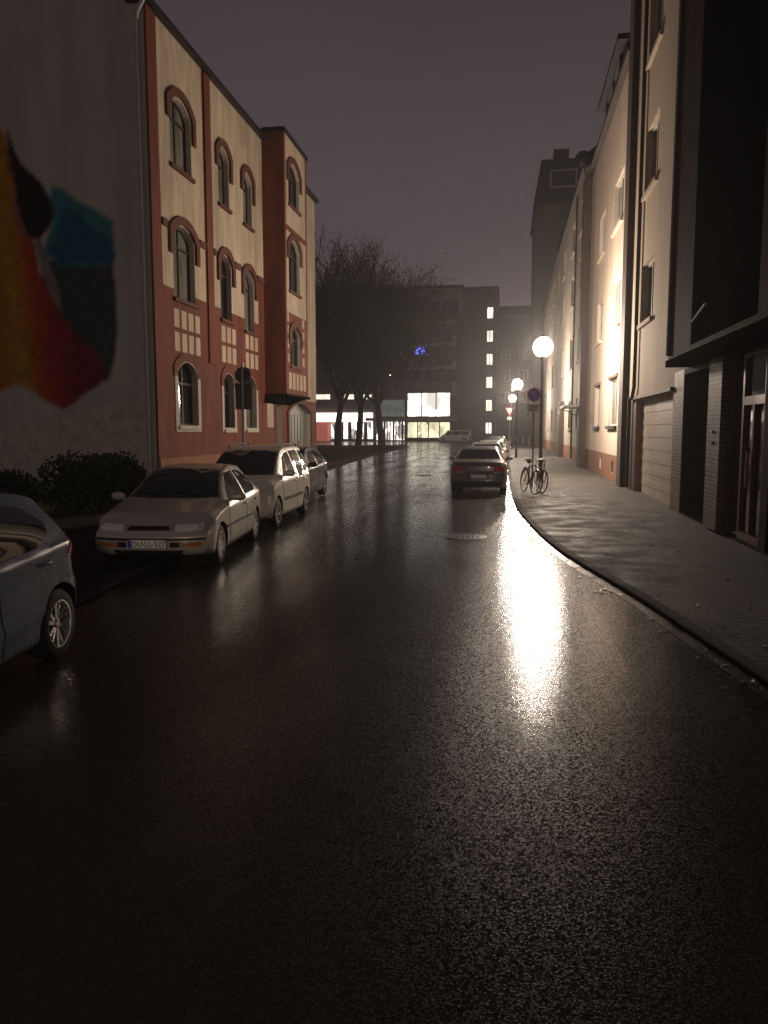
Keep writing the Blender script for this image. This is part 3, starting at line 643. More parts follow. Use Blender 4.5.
q = MB(); q.box(3.1, 9, 15.12, 23.5, 14.6, 14.85); q.build('eaves', M['dark_metal'], tb, k=K)
q = MB(); q.add([(3.12, 15.12, 14.86), (3.12, 23.5, 14.86), (7, 23.5, 18), (7, 15.12, 18)], [(0, 1, 2, 3)]); q.build('roof', M['slate'], tb, k=K)

# cream house lit by the lamp
tcx = thing('cream_house', 'cream house with red plinth, brightly lit by the first street lamp', 'house', (XR * K, 28 * K, 0), world=True)
hc = []
for (v0, v1) in ((1.78, 3.3), (4.88, 6.4), (8.0, 9.5)):
    hc += [rect(24.75, 26.8, v0, v1), rect(29.3, 30.9, v0, v1)]
cel = [rect(25.2, 25.75, .28, .66), rect(28.3, 28.85, .28, .66)]
q = MB(); wall(q, mR, rect(23.3, 34.2, 0, 12.1), [(rect(23.3, 34.2, 0, .86), 1)], hc + cel, .18, 0)
q.build('wall', [M['c_cream'], M['redplinth']], tcx, k=K)
for i, h in enumerate(hc): window(tcx, mR, h, .15, M['white_sash'], M['curtain_glass'] if i % 3 else M['glass'], 1, (), sill=.09, sill_m=M['dark_metal'] if i < 2 else M['c_cream'])
for h in cel: window(tcx, mR, h, .12, M['dark_sash'], M['glass'], 0, (), name='cellar_window')
for i in (0, 1):
    h = hc[i]; q = MB(); q.prism(rect(h[0][0] - .05, h[1][0] + .05, h[2][1], h[2][1] + .09), mR, 0, .05); q.build('shutter_box', M['brownpier'], tcx, k=K)
q = MB(); q.prism(rect(34.2, 35.2, 0, 12.1), mR, -.2, .3); q.build('pier', M['brownpier'], tcx, k=K)
q = MB(); q.box(3.1, 3.8, 23.32, 35.2, 12.1, 12.25); q.build('gutter', M['pipe_brown'], tcx, k=K)
q = MB(); q.add([(3.13, 23.32, 12.26), (3.13, 35.2, 12.26), (8, 35.2, 15.9), (8, 23.32, 15.9)], [(0, 1, 2, 3)]); q.build('roof', M['slate'], tcx, k=K)
for (a, b) in ((24.8, 29.6),):
    q = MB(); q.box(3.25, 6.5, a, b, 12.3, 13.0); q.box(2.98, 6.5, a - .2, b + .3, 13.0, 13.16)
    d_ = q.build('dormer', M['slate'], tcx, k=K)
    window(d_, lambda u, v, d: (3.25 - d, u, v), rect(a + .7, b - .7, 12.45, 12.95), -.02, M['dark_sash'], M['glass'], 1, ())
# satellite dish on that roof
q = MB(); q.lathe([(0, 0), (.2, .03), (.33, .1), (.36, .16), (.34, .155), (.2, .05), (0, .02)], 18, (2.95, 34.6, 13.0), 'y')
q.tube([(2.95, 34.75, 12.95), (3.12, 34.9, 12.2)], .03); q.tube([(2.95, 34.6, 12.66), (2.95, 34.25, 12.9)], .014)
q.build('satellite_dish', M['dark_metal'], tcx, 40, k=K)

# long house
td = thing('long_house', 'long dull plastered house with a small entrance canopy behind the street lamps', 'house', (XR * K, 55 * K, 0), world=True)
hd = []
us_ = [(37.3, 39.6), (42.5, 44.3), (55, 56.8), (60, 61.8), (65, 66.8), (70, 71.8), (75, 76.8)]
for r_, (v0, v1) in enumerate(((1.7, 3.2), (4.98, 6.6), (8.2, 9.8), (11.0, 12.5))):
    for (a, b) in us_: hd.append(rect(a, b, v0, v1))
    hd.append(rect(49, 50.8, v0 + (0 if r_ else -1.6), v1))
q = MB(); wall(q, mR, rect(35.2, 79, 0, 13.2), [(rect(35.2, 79, 0, .8), 1)], hd, .18, 0)
q.add([(3.3, 79, 0), (9, 79, 0), (9, 79, 13.2), (3.3, 79, 13.2)], [(0, 1, 2, 3)])
q.build('wall', [M['d_render'], M['redplinth']], td, k=K)
for i, h in enumerate(hd):
    if h[0][1] < .5:
        q = MB(); q.prism(h, mR, -.18, -.12); q.build('door', M['pipe_brown'], td, k=K); continue
    window(td, mR, h, .15, M['white_sash'], M['lit_cool'] if i == 8 else (M['curtain_glass'] if i % 4 == 1 else M['glass']), 1, (), sill=.08, sill_m=M['d_render'])
q = MB(); q.box(2.45, 3.3, 35.4, 38.2, 2.66, 2.76); q.tube([(2.5, 35.5, 2.68), (3.29, 35.5, 2.3)], .025); q.tube([(2.5, 38.1, 2.68), (3.29, 38.1, 2.3)], .025)
q.build('canopy', M['bollard'], td, k=K)
q = MB(); q.prism(rect(47.4, 48.2, 0, 3.35), mR, 0, .3); q.build('porch_pier', M['pipe_brown'], td, k=K)
q = MB(); q.box(3.08, 3.8, 35.21, 79.3, 13.2, 13.38); q.build('gutter', M['pipe_brown'], td, k=K)
q = MB(); q.add([(3.1, 35.21, 13.39), (3.1, 79.3, 13.39), (8, 79.3, 17), (8, 35.21, 17)], [(0, 1, 2, 3)]); q.build('roof', M['slate'], td, k=K)
q = MB(); q.tube([(3.22, 78.6, 13.2), (3.22, 78.6, .2)], .06); q.tube([(3.22, 40.9, 13.2), (3.22, 40.9, .2)], .05); q.build('downpipe', M['pipe_brown'], td, 40, k=K)

# tower house
te = thing('tower_house', 'tall corner house with slate mansard roof and chimney rising past the long house', 'house', (5 * K, 84 * K, 0), world=True)
q = MB(); q.box(2.35, 10, 79.4, 92, 0, 23.6)
q.build('wall', M['tower'], te, k=K)
q = MB(); a_ = [(2.1, 79.2), (10.2, 79.2), (10.2, 92.2), (2.1, 92.2)]; b_ = [(2.8, 80.2), (9.6, 80.2), (9.6, 91.4), (2.8, 91.4)]
q.add([(x, y, 23.6) for x, y in a_] + [(x, y, 28.0) for x, y in b_], [(0, 1, 5, 4), (1, 2, 6, 5), (2, 3, 7, 6), (3, 0, 4, 7), (4, 5, 6, 7), (3, 2, 1, 0)])
rf = q.build('roof', M['slate'], te, k=K)
q = MB(); q.box(4.0, 5.5, 81, 82, 28, 29.2); q.build('chimney', M['far_brick'], rf, k=K)
mT = lambda u, v, d: (u, 79.6 - d, v)
window(te, mT, rect(3.6, 6.2, 25.0, 26.7), -.35, M['far_pale'], M['glass'], 0, (), t=.16, name='roof_window')
for v0 in (8.5, 12, 15.5, 19): window(te, lambda u, v, d: (u, 79.4 - d, v), rect(4.6, 5.9, v0, v0 + 1.8), -.02, M['dark_sash'], M['glass'], 1, (), t=.1)

# ------------------------------------------------------------------ buildings across the end of the street
YF = 112.0
mF = lambda u, v, d: (u, YF - d, v)
tg = thing('shop_block', 'wide dark block with lit shops on the ground floor behind the bare trees', 'building', (-18 * K, YF * K, 0), world=True)
q = MB(); shop = rect(-14.6, -8.2, 3.5, 7.1)
ribbons = []
for r_ in range(4):
    v0 = 8.6 + r_ * 3.2
    for c_ in range(9): ribbons.append(rect(-30.6 + c_ * 2.65, -28.35 + c_ * 2.65, v0, v0 + 1.7))
wall(q, mF, rect(-40, -6.7, 0, 21.9), [(rect(-14.4, -6.7, 18.4, 21.7), 1), (rect(-8.1, -7.5, 6.5, 17.5), 1), (rect(-14.4, -8.1, 10.3, 10.9), 1), (rect(-14.4, -8.1, 13.5, 14.1), 1), (rect(-14.4, -8.1, 16.7, 17.3), 1)],
     ribbons + [shop, rect(-14.6, -8.2, .4, 2.9)], .25, 0)
q.add([(-6.7, YF, 0), (-6.7, YF + 20, 0), (-6.7, YF + 20, 21.9), (-6.7, YF, 21.9)], [(0, 1, 2, 3)])
q.build('wall', [M['far_dark'], M['far_pale']], tg, k=K)
for i, h in enumerate(ribbons):
    window(tg, mF, h, .2, M['dark_sash'], M['lit_white'] if i in () else M['glass'], 1, (), t=.12)
window(tg, mF, shop, .2, M['far_dark'], M['lit_shop'], 2, (), t=.14, name='shop_window')
window(tg, mF, rect(-14.6, -8.2, .4, 2.9), .2, M['far_dark'], M['lit_yellow'], 3, (), t=.14, name='shop_window')
q = MB(); q.prism(rect(-20.5, -7.0, 2.95, 3.4), mF, 0, 1.1); q.build('canopy', M['far_pale'], tg, k=K)
for a, b in ((-28.6, -26.0), (-24.6, -22.4), (-21.6, -19.8)):
    q = MB(); q.prism(rect(a, b, 6.15, 6.85), mF, 0, .1); q.build('light_panel', M['lit_white'], tg, k=K)
q = MB(); q.prism(rect(-29.5, -19.6, 2.85, 4.15), mF, 0, .35); q.build('lit_fascia', M['lit_pink'], tg, k=K)
q = MB(); q.prism(rect(-29.5, -19.6, .35, 2.75), mF, 0, .05)
sw = q.build('shop_front', M['lit_dim'], tg, k=K)
q = MB()
for u_ in (-27.4, -26.1, -25.0, -24.2, -23.0, -21.7, -20.6): q.prism(rect(u_ - .3, u_ + .22, .35, 2.75), mF, .05, .13)
q.build('mullion', M['far_dark'], sw, k=K)
q = MB(); q.prism(rect(-18.9, -14.9, 3.6, 6.0), mF, 0, .15)
sg = q.build('swirl_panel', M['glow_panel'], tg, k=K)
q = MB()
for i in range(7):
    a = -18.6 + i * .5; q.prism([(a, 4.2 + .3 * math.sin(i * 2.1)), (a + .6, 4.9 + .25 * math.sin(i * 1.3)), (a + .62, 5.02 + .25 * math.sin(i * 1.3)), (a, 4.36 + .3 * math.sin(i * 2.1))], mF, .15, .17)
q.build('painted_swirl', M['far_pale'], sg, k=K)
q = MB()
for i in range(10): q.prism(rect(-19.2 + i * .44, -18.82 + i * .44, .2, 2.85), mF, 0, .08)
rs_ = q.build('shop_front', M['lit_dim'], tg, k=K)  # grey shutters, given a window glow to brighten them
q = MB()
for i in range(11): q.prism(rect(-19.3 + i * .44, -19.12 + i * .44 + (.12 if i % 3 == 0 else 0), .2, 2.85), mF, .08, .14)
q.build('mullion', M['shutter'], rs_, k=K)
q = MB(); q.prism(rect(-40, -6.5, 21.7, 22.05), mF, 0, .3); q.build('parapet', M['dark_metal'], tg, k=K)
lights = [(x, z, 'w') for x, z in ((-19.2, 13.1), (-20.2, 13.0), (-18.4, 12.9), (-18.0, 12.5), (-17.3, 12.3), (-17.0, 12.8), (-16.2, 13.1), (-15.6, 12.7), (-29.3, 12.9), (-28.2, 13.2), (-29.0, 12.5), (-15.8, 16.9), (-15.7, 16.4), (-17.0, 9.6), (-24, 12.6))]
lights += [(-12.5 + rnd.uniform(-.8, .9), 13.0 + rnd.uniform(-.55, .55), 'b') for _ in range(11)]
for x, z, c in lights:
    r_ = rnd.uniform(.12, .24)
    q = MB(); q.lathe([(0, -r_), (r_ * .7, -r_ * .7), (r_, 0), (r_ * .7, r_ * .7), (0, r_)], 10, (x, YF - .3, z))
    q.build('window_lamp', M['lit_blue'] if c == 'b' else M['lit_spark'], tg, 60, k=K)
tk = tag(None or (lambda q: (q.box(-28.2, -25.6, 108.5, 110.4, .06, 2.6), q.box(-28.4, -25.4, 108.3, 110.5, 2.6, 2.8), q.box(-27.8, -26.0, 108.44, 108.5, 1.1, 2.2), q.build('kiosk', M['redbox'], k=K))[-1])(MB()), 'small red kiosk on the pavement before the lit shop fascia', 'kiosk')

tf_ = thing('stair_block', 'plain high block with one column of lit staircase windows at the end of the street', 'building', (-4 * K, 111 * K, 0), world=True)
mS = lambda u, v, d: (u, 110.8 - d, v)
sw_ = [rect(-3.2, -2.25, 1.1 + i * 3.2, 2.75 + i * 3.2) for i in range(6)]
q = MB(); wall(q, mS, rect(-6.65, -1.75, 0, 21.2), [(rect(-1.95, -1.75, 0, 21.2), 1)], sw_, .2, 0)
q.add([(-6.65, 110.8, 0), (-6.65, 125, 0), (-6.65, 125, 21.2), (-6.65, 110.8, 21.2), (-1.75, 110.8, 0), (-1.75, 125, 0), (-1.75, 125, 21.2), (-1.75, 110.8, 21.2)], [(0, 1, 2, 3), (4, 5, 6, 7), (3, 2, 6, 7)])
q.build('wall', [M['far_dark'], M['far_brick']], tf_, k=K)
for h in sw_: window(tf_, mS, h, .15, M['far_dark'], M['lit_white'], 1, (), t=.08, name='stair_window')
q = MB(); q.box(-6.8, -1.6, 110.6, 125, 21.2, 21.5); q.build('parapet', M['dark_metal'], tf_, k=K)
th2 = thing('brick_block', 'lower brown block standing right of the staircase windows beyond the street', 'building', (6 * K, 116 * K, 0), world=True)
mH = lambda u, v, d: (u, 116 - d, v)
hw = [rect(-1.2 + c_ * 2.6, .2 + c_ * 2.6, 5.5 + r_ * 3.2, 7.2 + r_ * 3.2) for r_ in range(3) for c_ in range(5)]
q = MB(); wall(q, mH, rect(-1.75, 30, 0, 18.2), [], hw, .2, 0); q.build('wall', M['far_brick'], th2, k=K)
for i, h in enumerate(hw): window(th2, mH, h, .15, M['far_pale'], M['glass'], 1, (), t=.1)
q = MB(); q.add([(-1.9, 115.6, 18.2), (30, 115.6, 18.2), (30, 122, 20.5), (-1.9, 122, 20.5)], [(0, 1, 2, 3)]); q.build('roof', M['slate'], th2, k=K)

# ------------------------------------------------------------------ street lamps
LAMP_W = 3400.0
def lamp(x, y, label):
    t = thing('street_lamp', label, 'street lamp', (x * K, y * K, 0.05), group='street lamps along the kerb')
    q = MB(); q.lathe([(0, 0), (.10, 0), (.10, .05), (.085, .1), (.085, .75), (.075, .85), (.065, 1.0), (.058, 4.55), (.10, 4.6), (.10, 4.68), (0, 4.68)], 14)
    q.build('post', M['lamp_post'], t, 40)
    q = MB(); r_ = .38; c_ = 5.01
    q.lathe([(r_ * math.sin(math.pi * i / 14), c_ - r_ * math.cos(math.pi * i / 14)) for i in range(15)], 24)
    g_ = q.build('globe', M['globe'], t, 60)
    ld = bpy.data.lights.new('lamp_light', 'POINT'); ld.shadow_soft_size = .37; ld.color = (1.0, .82, .66); ld.energy = LAMP_W
    lo = bpy.data.objects.new('lamp_light', ld); COL.objects.link(lo); lo.parent = g_; lo.location = (0, 0, c_)
    q = MB(); q.lathe([(0, 5.49), (.05, 5.48), (.11, 5.42), (.14, 5.38), (.05, 5.40), (0, 5.402)], 16); q.build('cap', M['lamp_post'], t, 40)
    q = MB(); q.box(-.06, .06, -.09, -.082, .25, .65); q.build('hatch', M['lamp_post'], t)
    return t
lamp(1.06, 25.5, 'bright globe street lamp nearest the camera, behind the two bicycles')
lamp(0.50, 46.0, 'globe street lamp second along the kerb, beyond the parking sign')
lamp(5.2, -13.0, 'added unseen street lamp behind the viewpoint, on the pavement in front of the dark brick house')  # added out of view to light the gable and the car fronts
lamp(0.33, 66.0, 'globe street lamp third along the kerb, beside the small give way sign')

# ------------------------------------------------------------------ cars
def tab(t, y):
    if y <= t[0][0]: return t[0][1]
    if y >= t[-1][0]: return t[-1][1]
    n = len(t)
    for i in range(n - 1):
        if t[i][0] <= y <= t[i + 1][0]: break
    def slope(j):
        if j == 0 or j == n - 1: 
            a, b = (0, 1) if j == 0 else (n - 2, n - 1)
            return (t[b][1] - t[a][1]) / (t[b][0] - t[a][0])
        d0 = (t[j][1] - t[j - 1][1]) / (t[j][0] - t[j - 1][0]); d1 = (t[j + 1][1] - t[j][1]) / (t[j + 1][0] - t[j][0])
        return 0 if d0 * d1 <= 0 else 2 * d0 * d1 / (d0 + d1)
    h = t[i + 1][0] - t[i][0]; s = (y - t[i][0]) / h
    return ((2 * s**3 - 3 * s**2 + 1) * t[i][1] + (s**3 - 2 * s**2 + s) * h * slope(i) + (-2 * s**3 + 3 * s**2) * t[i + 1][1] + (s**3 - s**2) * h * slope(i + 1))
def sstep(a, b, x):
    t = max(0, min(1, (x - a) / (b - a))); return t * t * (3 - 2 * t)

def car_shell(S):
    T = {k_: sorted(S[k_]) for k_ in ('top', 'belt', 'w', 'wr', 'bot')}
    y0, y1 = T['top'][0][0], T['top'][-1][0]; N = 84
    ys = [y0 + (y1 - y0) * i / N for i in range(N + 1)]
    wm = max(v for _, v in T['w'])
    rows = []
    for y in ys:
        zt, zs, w, wr, zb = (tab(T[k_], y) for k_ in ('top', 'belt', 'w', 'wr', 'bot'))
        zs = min(zs, zt - .03); g_ = max(.25, min(1, (zt - zs) / .3)); wr = min(wr, w * .93)
        c = [(0, zb), (w * .5, zb), (w * .86, zb + .005), (w * .965, zb + .05), (w * .995, zb + .30 * (zs - zb)), (w, zb + .62 * (zs - zb)), (w * .985, zs - .06 * g_), (w * .955, zs),
             (w * .955 * .55 + wr * .45, zs + (zt - .06 * g_ - zs) * .5), (wr, zt - .065 * g_), (wr * .93, zt - .03 * g_), (wr * .75, zt - .012 * g_), (wr * .4, zt - .002), (0, zt)]
        half = smooth_line(c, 4)
        for (fn, amp, sg) in S.get('crease', ()):
            half = [(x + amp * math.exp(-((z - fn(y)) / sg) ** 2) * (1 if x > w * .9 else 0) * sstep(y0, y0 + .5, y) * sstep(-y1, -y1 + .5, -y), z) for x, z in half]
        rows.append(half)
    nh = len(rows[0]); mb = MB()
    def dfm(x, y, z):
        tf = sstep(y1 - .55, y1, y); tr = sstep(y0 + .55, y0, y) if False else 1 - sstep(y0, y0 + .55, y)
        f = (abs(x) / wm)
        y2 = y - tf * (S['bow'][0] * f ** 2.6 + tab(S['fprof'], z)) + tr * (S['bow'][1] * f ** 2.6 + tab(S['rprof'], z))
        return (x, y2, z)
    n = 2 * nh - 2
    for y, half in zip(ys, rows):
        ring = half + [(-x, z) for x, z in half[-2:0:-1]]
        mb.v += [dfm(x, y, z) for x, z in ring]
    for i in range(N):
        for k_ in range(n):
            k2 = (k_ + 1) % n
            mb.f.append((i * n + k_, i * n + k2, (i + 1) * n + k2, (i + 1) * n + k_)); mb.m.append(0)
    for i, y in ((0, ys[0]), (N, ys[-1])):     # end caps, gridded so that they can bow
        half = rows[i]; nc = 12; o = len(mb.v)
        for (x, z) in half:
            for c_ in range(nc + 1): mb.v.append(dfm(x - 2 * x * c_ / nc, y, z))
        for r_ in range(nh - 1):
            for c_ in range(nc):
                a = o + r_ * (nc + 1) + c_; mb.f.append((a, a + 1, a + nc + 2, a + nc + 1)); mb.m.append(0)
    return mb

def panel(bvh, poly, proj, offs, name, m, parent, step=.045, smooth=50):
    """a shaped panel that follows the body: poly in the projection plane; proj 'L','R' (y,z), 'F','B' (x,z) or 'T' (x,y)"""
    p = ccw(poly)
    # densify the outline
    q = []
    for i in range(len(p)):
        a, b = p[i], p[(i + 1) % len(p)]; l = math.hypot(b[0] - a[0], b[1] - a[1]); n = max(1, int(l / step))
        q += [(a[0] + (b[0] - a[0]) * j / n, a[1] + (b[1] - a[1]) * j / n) for j in range(n)]
    def inside(x, y):
        c = False
        for i in range(len(q)):
            (x1, y1), (x2, y2) = q[i], q[i - 1]
            if (y1 > y) != (y2 > y) and x < (x2 - x1) * (y - y1) / (y2 - y1) + x1: c = not c
        return c
    us = [a for a, _ in q]; vs = [b for _, b in q]
    pts = list(q); u = min(us) + step * .5
    while u < max(us):
        v = min(vs) + step * .5
        while v < max(vs):
            if inside(u, v) and all((u - a) ** 2 + (v - b) ** 2 > (step * .4) ** 2 for a, b in q): pts.append((u, v))
            v += step
        u += step
    tv, _, tf, *_ = delaunay_2d_cdt([Vector(a) for a in pts], [], [list(range(len(q)))], 1, 1e-6)
    tf = [f for f in tf]
    org = {'L': lambda a, b: (Vector((-3, a, b)), Vector((1, 0, 0))), 'R': lambda a, b: (Vector((3, a, b)), Vector((-1, 0, 0))),
           'F': lambda a, b: (Vector((a, 5, b)), Vector((0, -1, 0))), 'B': lambda a, b: (Vector((a, -5, b)), Vector((0, 1, 0))), 'T': lambda a, b: (Vector((a, b, 4)), Vector((0, 0, -1)))}[proj]
    top = []; low = []
    for t in tv:
        o, d = org(t.x, t.y); h, nn, _, _ = bvh.ray_cast(o, d)
        if h is None: h, nn, _, _ = bvh.find_nearest(o + d * 2.2)
        if nn.dot(d) > 0: nn = -nn
        top.append(h + nn * offs); low.append(h - nn * .004)
    mb = MB(); n = len(top); mb.v = [tuple(a) for a in top] + [tuple(a) for a in low]
    ed = {}
    for f in tf:
        mb.f.append(tuple(f)); mb.m.append(0)
        for i in range(3):
            e = (f[i], f[(i + 1) % 3]); ed[e] = 1
    for (a, b) in list(ed):
        if (b, a) not in ed: mb.f.append((b, a, n + a, n + b)); mb.m.append(0)
    return mb.build(name, m, parent, smooth)

def wheel_mesh(r, wd, style):
    t = MB(); w = wd / 2; ri = r * .66
    t.lathe([(ri, -w), (r * .9, -w), (r * .97, -w * .85), (r, -w * .55), (r, w * .55), (r * .97, w * .85), (r * .9, w), (ri, w), (ri * .96, w * .7), (ri * .96, -w * .7), (ri, -w)], 36, axis='x')
    m = MB(); x1 = w * .72
    m.lathe([(ri * 1.02, w * 1.02), (ri * .95, w * 1.03), (ri * .92, w * .6), (ri * .90, -w)], 36, axis='x')
    m.lathe([(0, x1 + .012), (r * .10, x1 + .012), (r * .13, x1), (r * .13, -w * .3), (0, -w * .3)], 20, axis='x')
    n = {'alloy': 6, 'five': 5, 'cover': 9}[style]
    for k_ in range(n):
        a = 2 * math.pi * k_ / n + .3
        for da in ((-.11, .11) if style == 'alloy' else (0,)):
            ca, sa = math.cos(a + da), math.sin(a + da); c2, s2 = math.cos(a + da * 1.9), math.sin(a + da * 1.9)
            hw = r * (.045 if style == 'alloy' else .085)
            p0 = Vector((x1, ca * r * .1, sa * r * .1)); p1 = Vector((w * .95, c2 * ri * .96, s2 * ri * .96))
            sd = Vector((0, -sa, ca)) * hw
            m.add([p0 - sd, p0 + sd, p1 + sd * 1.2, p1 - sd * 1.2] + [q_ - Vector((.03, 0, 0)) for q_ in (p0 - sd, p0 + sd, p1 + sd * 1.2, p1 - sd * 1.2)],
                  [(0, 1, 2, 3), (0, 4, 5, 1), (1, 5, 6, 2), (2, 6, 7, 3), (3, 7, 4, 0)])
    b = MB(); b.lathe([(0, w * .15), (ri * .9, w * .15)], 24, axis='x')
    return t, m, b

def plate_text(s, size, loc, rot, parent, m):
    cu = bpy.data.curves.new('plate_text', 'FONT'); cu.body = s; cu.size = size; cu.align_x = 'CENTER'; cu.align_y = 'CENTER'; cu.extrude = .001
    cu.space_character = 1.0
    o = bpy.data.objects.new('tmp_text', cu); COL.objects.link(o)
    dg = bpy.context.evaluated_depsgraph_get(); me = bpy.data.meshes.new_from_object(o.evaluated_get(dg))
    bpy.data.objects.remove(o)
    me.materials.clear(); me.materials.append(m)
    t = bpy.data.objects.new('lettering', me); COL.objects.link(t); t.parent = parent; t.location = loc; t.rotation_euler = rot
    return t

def make_car(S, name, label, cat='car', group=None):
    root = thing(name, label, cat, group=group)
    shell = car_shell(S)
    bvh = BVHTree.FromPolygons([Vector(v) for v in shell.v], shell.f)
    body = shell.build('body', [S['paint'], M['seam']], root, 35, weld=True)
    # wheel arches
    r = S['r']; cut = MB(); 
    for ya in S['axles']:
        for s_ in (-1, 1):
            x0, x1 = sorted((s_ * (S['track'] - .16), s_ * 1.3))
            cut.lathe([(0, x0), (r * 1.16, x0), (r * 1.16, x1), (0, x1)], 40, (0, ya, r), 'x', 0)
    cob = cut.build('tmp_cut', M['seam'], None, 30, weld=True)
    md = body.modifiers.new('arch', 'BOOLEAN'); md.operation = 'DIFFERENCE'; md.object = cob; md.solver = 'EXACT'; md.material_mode = 'TRANSFER'
    dg = bpy.context.evaluated_depsgraph_get(); me = bpy.data.meshes.new_from_object(body.evaluated_get(dg))
    body.modifiers.clear(); body.data = me; bpy.data.objects.remove(cob)
    me.shade_smooth(); me.set_sharp_from_angle(angle=R(35))
    # wheels
    tw, rw, bw_ = wheel_mesh(r, S['tw'], S['style']); first = None
    for ya in S['axles']:
        for s_ in (1, -1):
            if first is None:
                w = tw.build('wheel', M['tyre'], root, 35); rr = rw.build('rim', S.get('rimm', M['rim']), w, 35); bb = bw_.build('brake_disc', M['trim'], w)
                first = w
            else:
                w = copy_tree(first); w.parent = root
            w.location = (s_ * S['track'], ya, r); w.rotation_euler = (rnd.uniform(0, 1), 0, 0 if s_ > 0 else math.pi)
    for (proj, polys) in S['panels'].items():
        for (nm, mt, poly, off_) in polys:
            if proj == 'S':
                for pj in ('L', 'R'): panel(bvh, poly, pj, off_, nm, mt, root)
            elif proj in ('F2', 'B2', 'T2'):
                panel(bvh, poly, proj[0], off_, nm, mt, root); panel(bvh, [(-a, b) for a, b in poly], proj[0], off_, nm, mt, root)
            else:
                panel(bvh, poly, proj, off_, nm, mt, root)
    for (poly,) in S['doors']:
        big = [(a, b) for a, b in inset(poly, -.009)]
        for pj, s_ in (('L', -1), ('R', 1)):
            panel(bvh, big, pj, .0012, 'door_gap', M['seam'], root, step=.035)
            d = panel(bvh, poly, pj, .006, 'door', S['paint'], root, step=.035)
            ya = min(a for a, _ in poly) + .14; zh = S['handle_z']
            h_, nn, _, _ = bvh.ray_cast(Vector((s_ * 3, ya, zh)), Vector((-s_, 0, 0)))
            q = MB(); xx = h_.x
            q.tube([(xx, ya - .09, zh), (xx + s_ * .03, ya - .07, zh), (xx + s_ * .034, ya, zh + .003), (xx + s_ * .03, ya + .07, zh), (xx, ya + .09, zh)], .013, 8)
            q.build('handle', S.get('handle_m', S['paint']), d, 50)
    # mirrors
    ym, zm = S['mirror']
    for s_ in (-1, 1):
        h_, nn, _, _ = bvh.ray_cast(Vector((s_ * 3, ym, zm - .03)), Vector((-s_, 0, 0))); xx = abs(h_.x)
        q = MB(); rows_ = []
        prof = [(0, .03), (.02, .075), (.07, .085), (.12, .07), (.15, .03)]
        o = 0
        for (dx, hh) in [(-.02, .045), (.03, .07), (.10, .08), (.16, .07), (.20, .035)]:
            for k_ in range(12):
                a = 2 * math.pi * k_ / 12; q.v.append((s_ * (xx + .05 + dx), ym + .055 * math.cos(a) * (hh / .08) - .2 * dx, zm + hh * math.sin(a) * .85 + .03))
        for i in range(4):
            for k_ in range(12): q.f.append((i * 12 + k_, i * 12 + (k_ + 1) % 12, (i + 1) * 12 + (k_ + 1) % 12, (i + 1) * 12 + k_)); q.m.append(0)
        q.f.append(tuple(range(12))); q.m.append(0); q.f.append(tuple(48 + k_ for k_ in range(12))); q.m.append(0)
        q.tube([(s_ * (xx - .02), ym, zm - .03), (s_ * (xx + .09), ym - .01, zm)], .022, 8)
        mo = q.build('wing_mirror', S.get('mirror_m', S['paint']), root, 50)
        g_ = MB(); g_.lathe([(0, 0), (.062, 0)], 14, (s_ * (xx + .13), ym - .085, zm + .03), 'y'); g_.build('mirror_glass', M['chrome'], mo)
    # plates
    for end, txt in S.get('plates', ()):
        zp = S['plate_z'][0 if end > 0 else 1]
        h_, nn, _, _ = bvh.ray_cast(Vector((0, end * 5, zp)), Vector((0, -end, 0))); yy = h_.y + end * .012
        q = MB(); q.box(-.26, .26, yy - .012 * 0 - .01, yy + .01, zp - .055, zp + .055); q.box(-.266, .266, yy - .014 * end - .006, yy - .014 * end + .006, zp - .062, zp + .062, 1)
        pl = q.build('number_plate', [M['plate'], M['trim']], root)
        q = MB(); q.box(-.258, -.216, yy + end * .0105 - .001, yy + end * .0105 + .001, zp - .053, zp + .053); 
        if end < 0: pass
        else: q.v = [(-x, y, z) for x, y, z in q.v]
        q.build('plate_band', M['plate_blue'], pl)
        if txt: plate_text(txt, .105, (-.02 * end, yy + end * .012, zp - .003), (R(90), 0, R(180) if end > 0 else 0), pl, M['ink'])
    for nm, mt, bld in S.get('extra', ()):
        q = MB(); bld(q, bvh); q.build(nm, mt, root, 40)
    return root

def badge(end, z, rx, rz):
    def f(q, bvh):
        h_, *_ = bvh.ray_cast(Vector((0, end * 5, z)), Vector((0, -end, 0)))
        q.v = []; n = 20
        for d in (0, .008):
            for s_ in (1, .7):
                q.v += [(rx * s_ * math.cos(2 * math.pi * k_ / n), h_.y + end * (.003 + d), z + rz * s_ * math.sin(2 * math.pi * k_ / n)) for k_ in range(n)]
        for k_ in range(n):
            j = (k_ + 1) % n
            q.f += [(2 * n + k_, 2 * n + j, 3 * n + j, 3 * n + k_), (k_, j, 2 * n + j, 2 * n + k_)]; q.m += [0, 0]
    return f

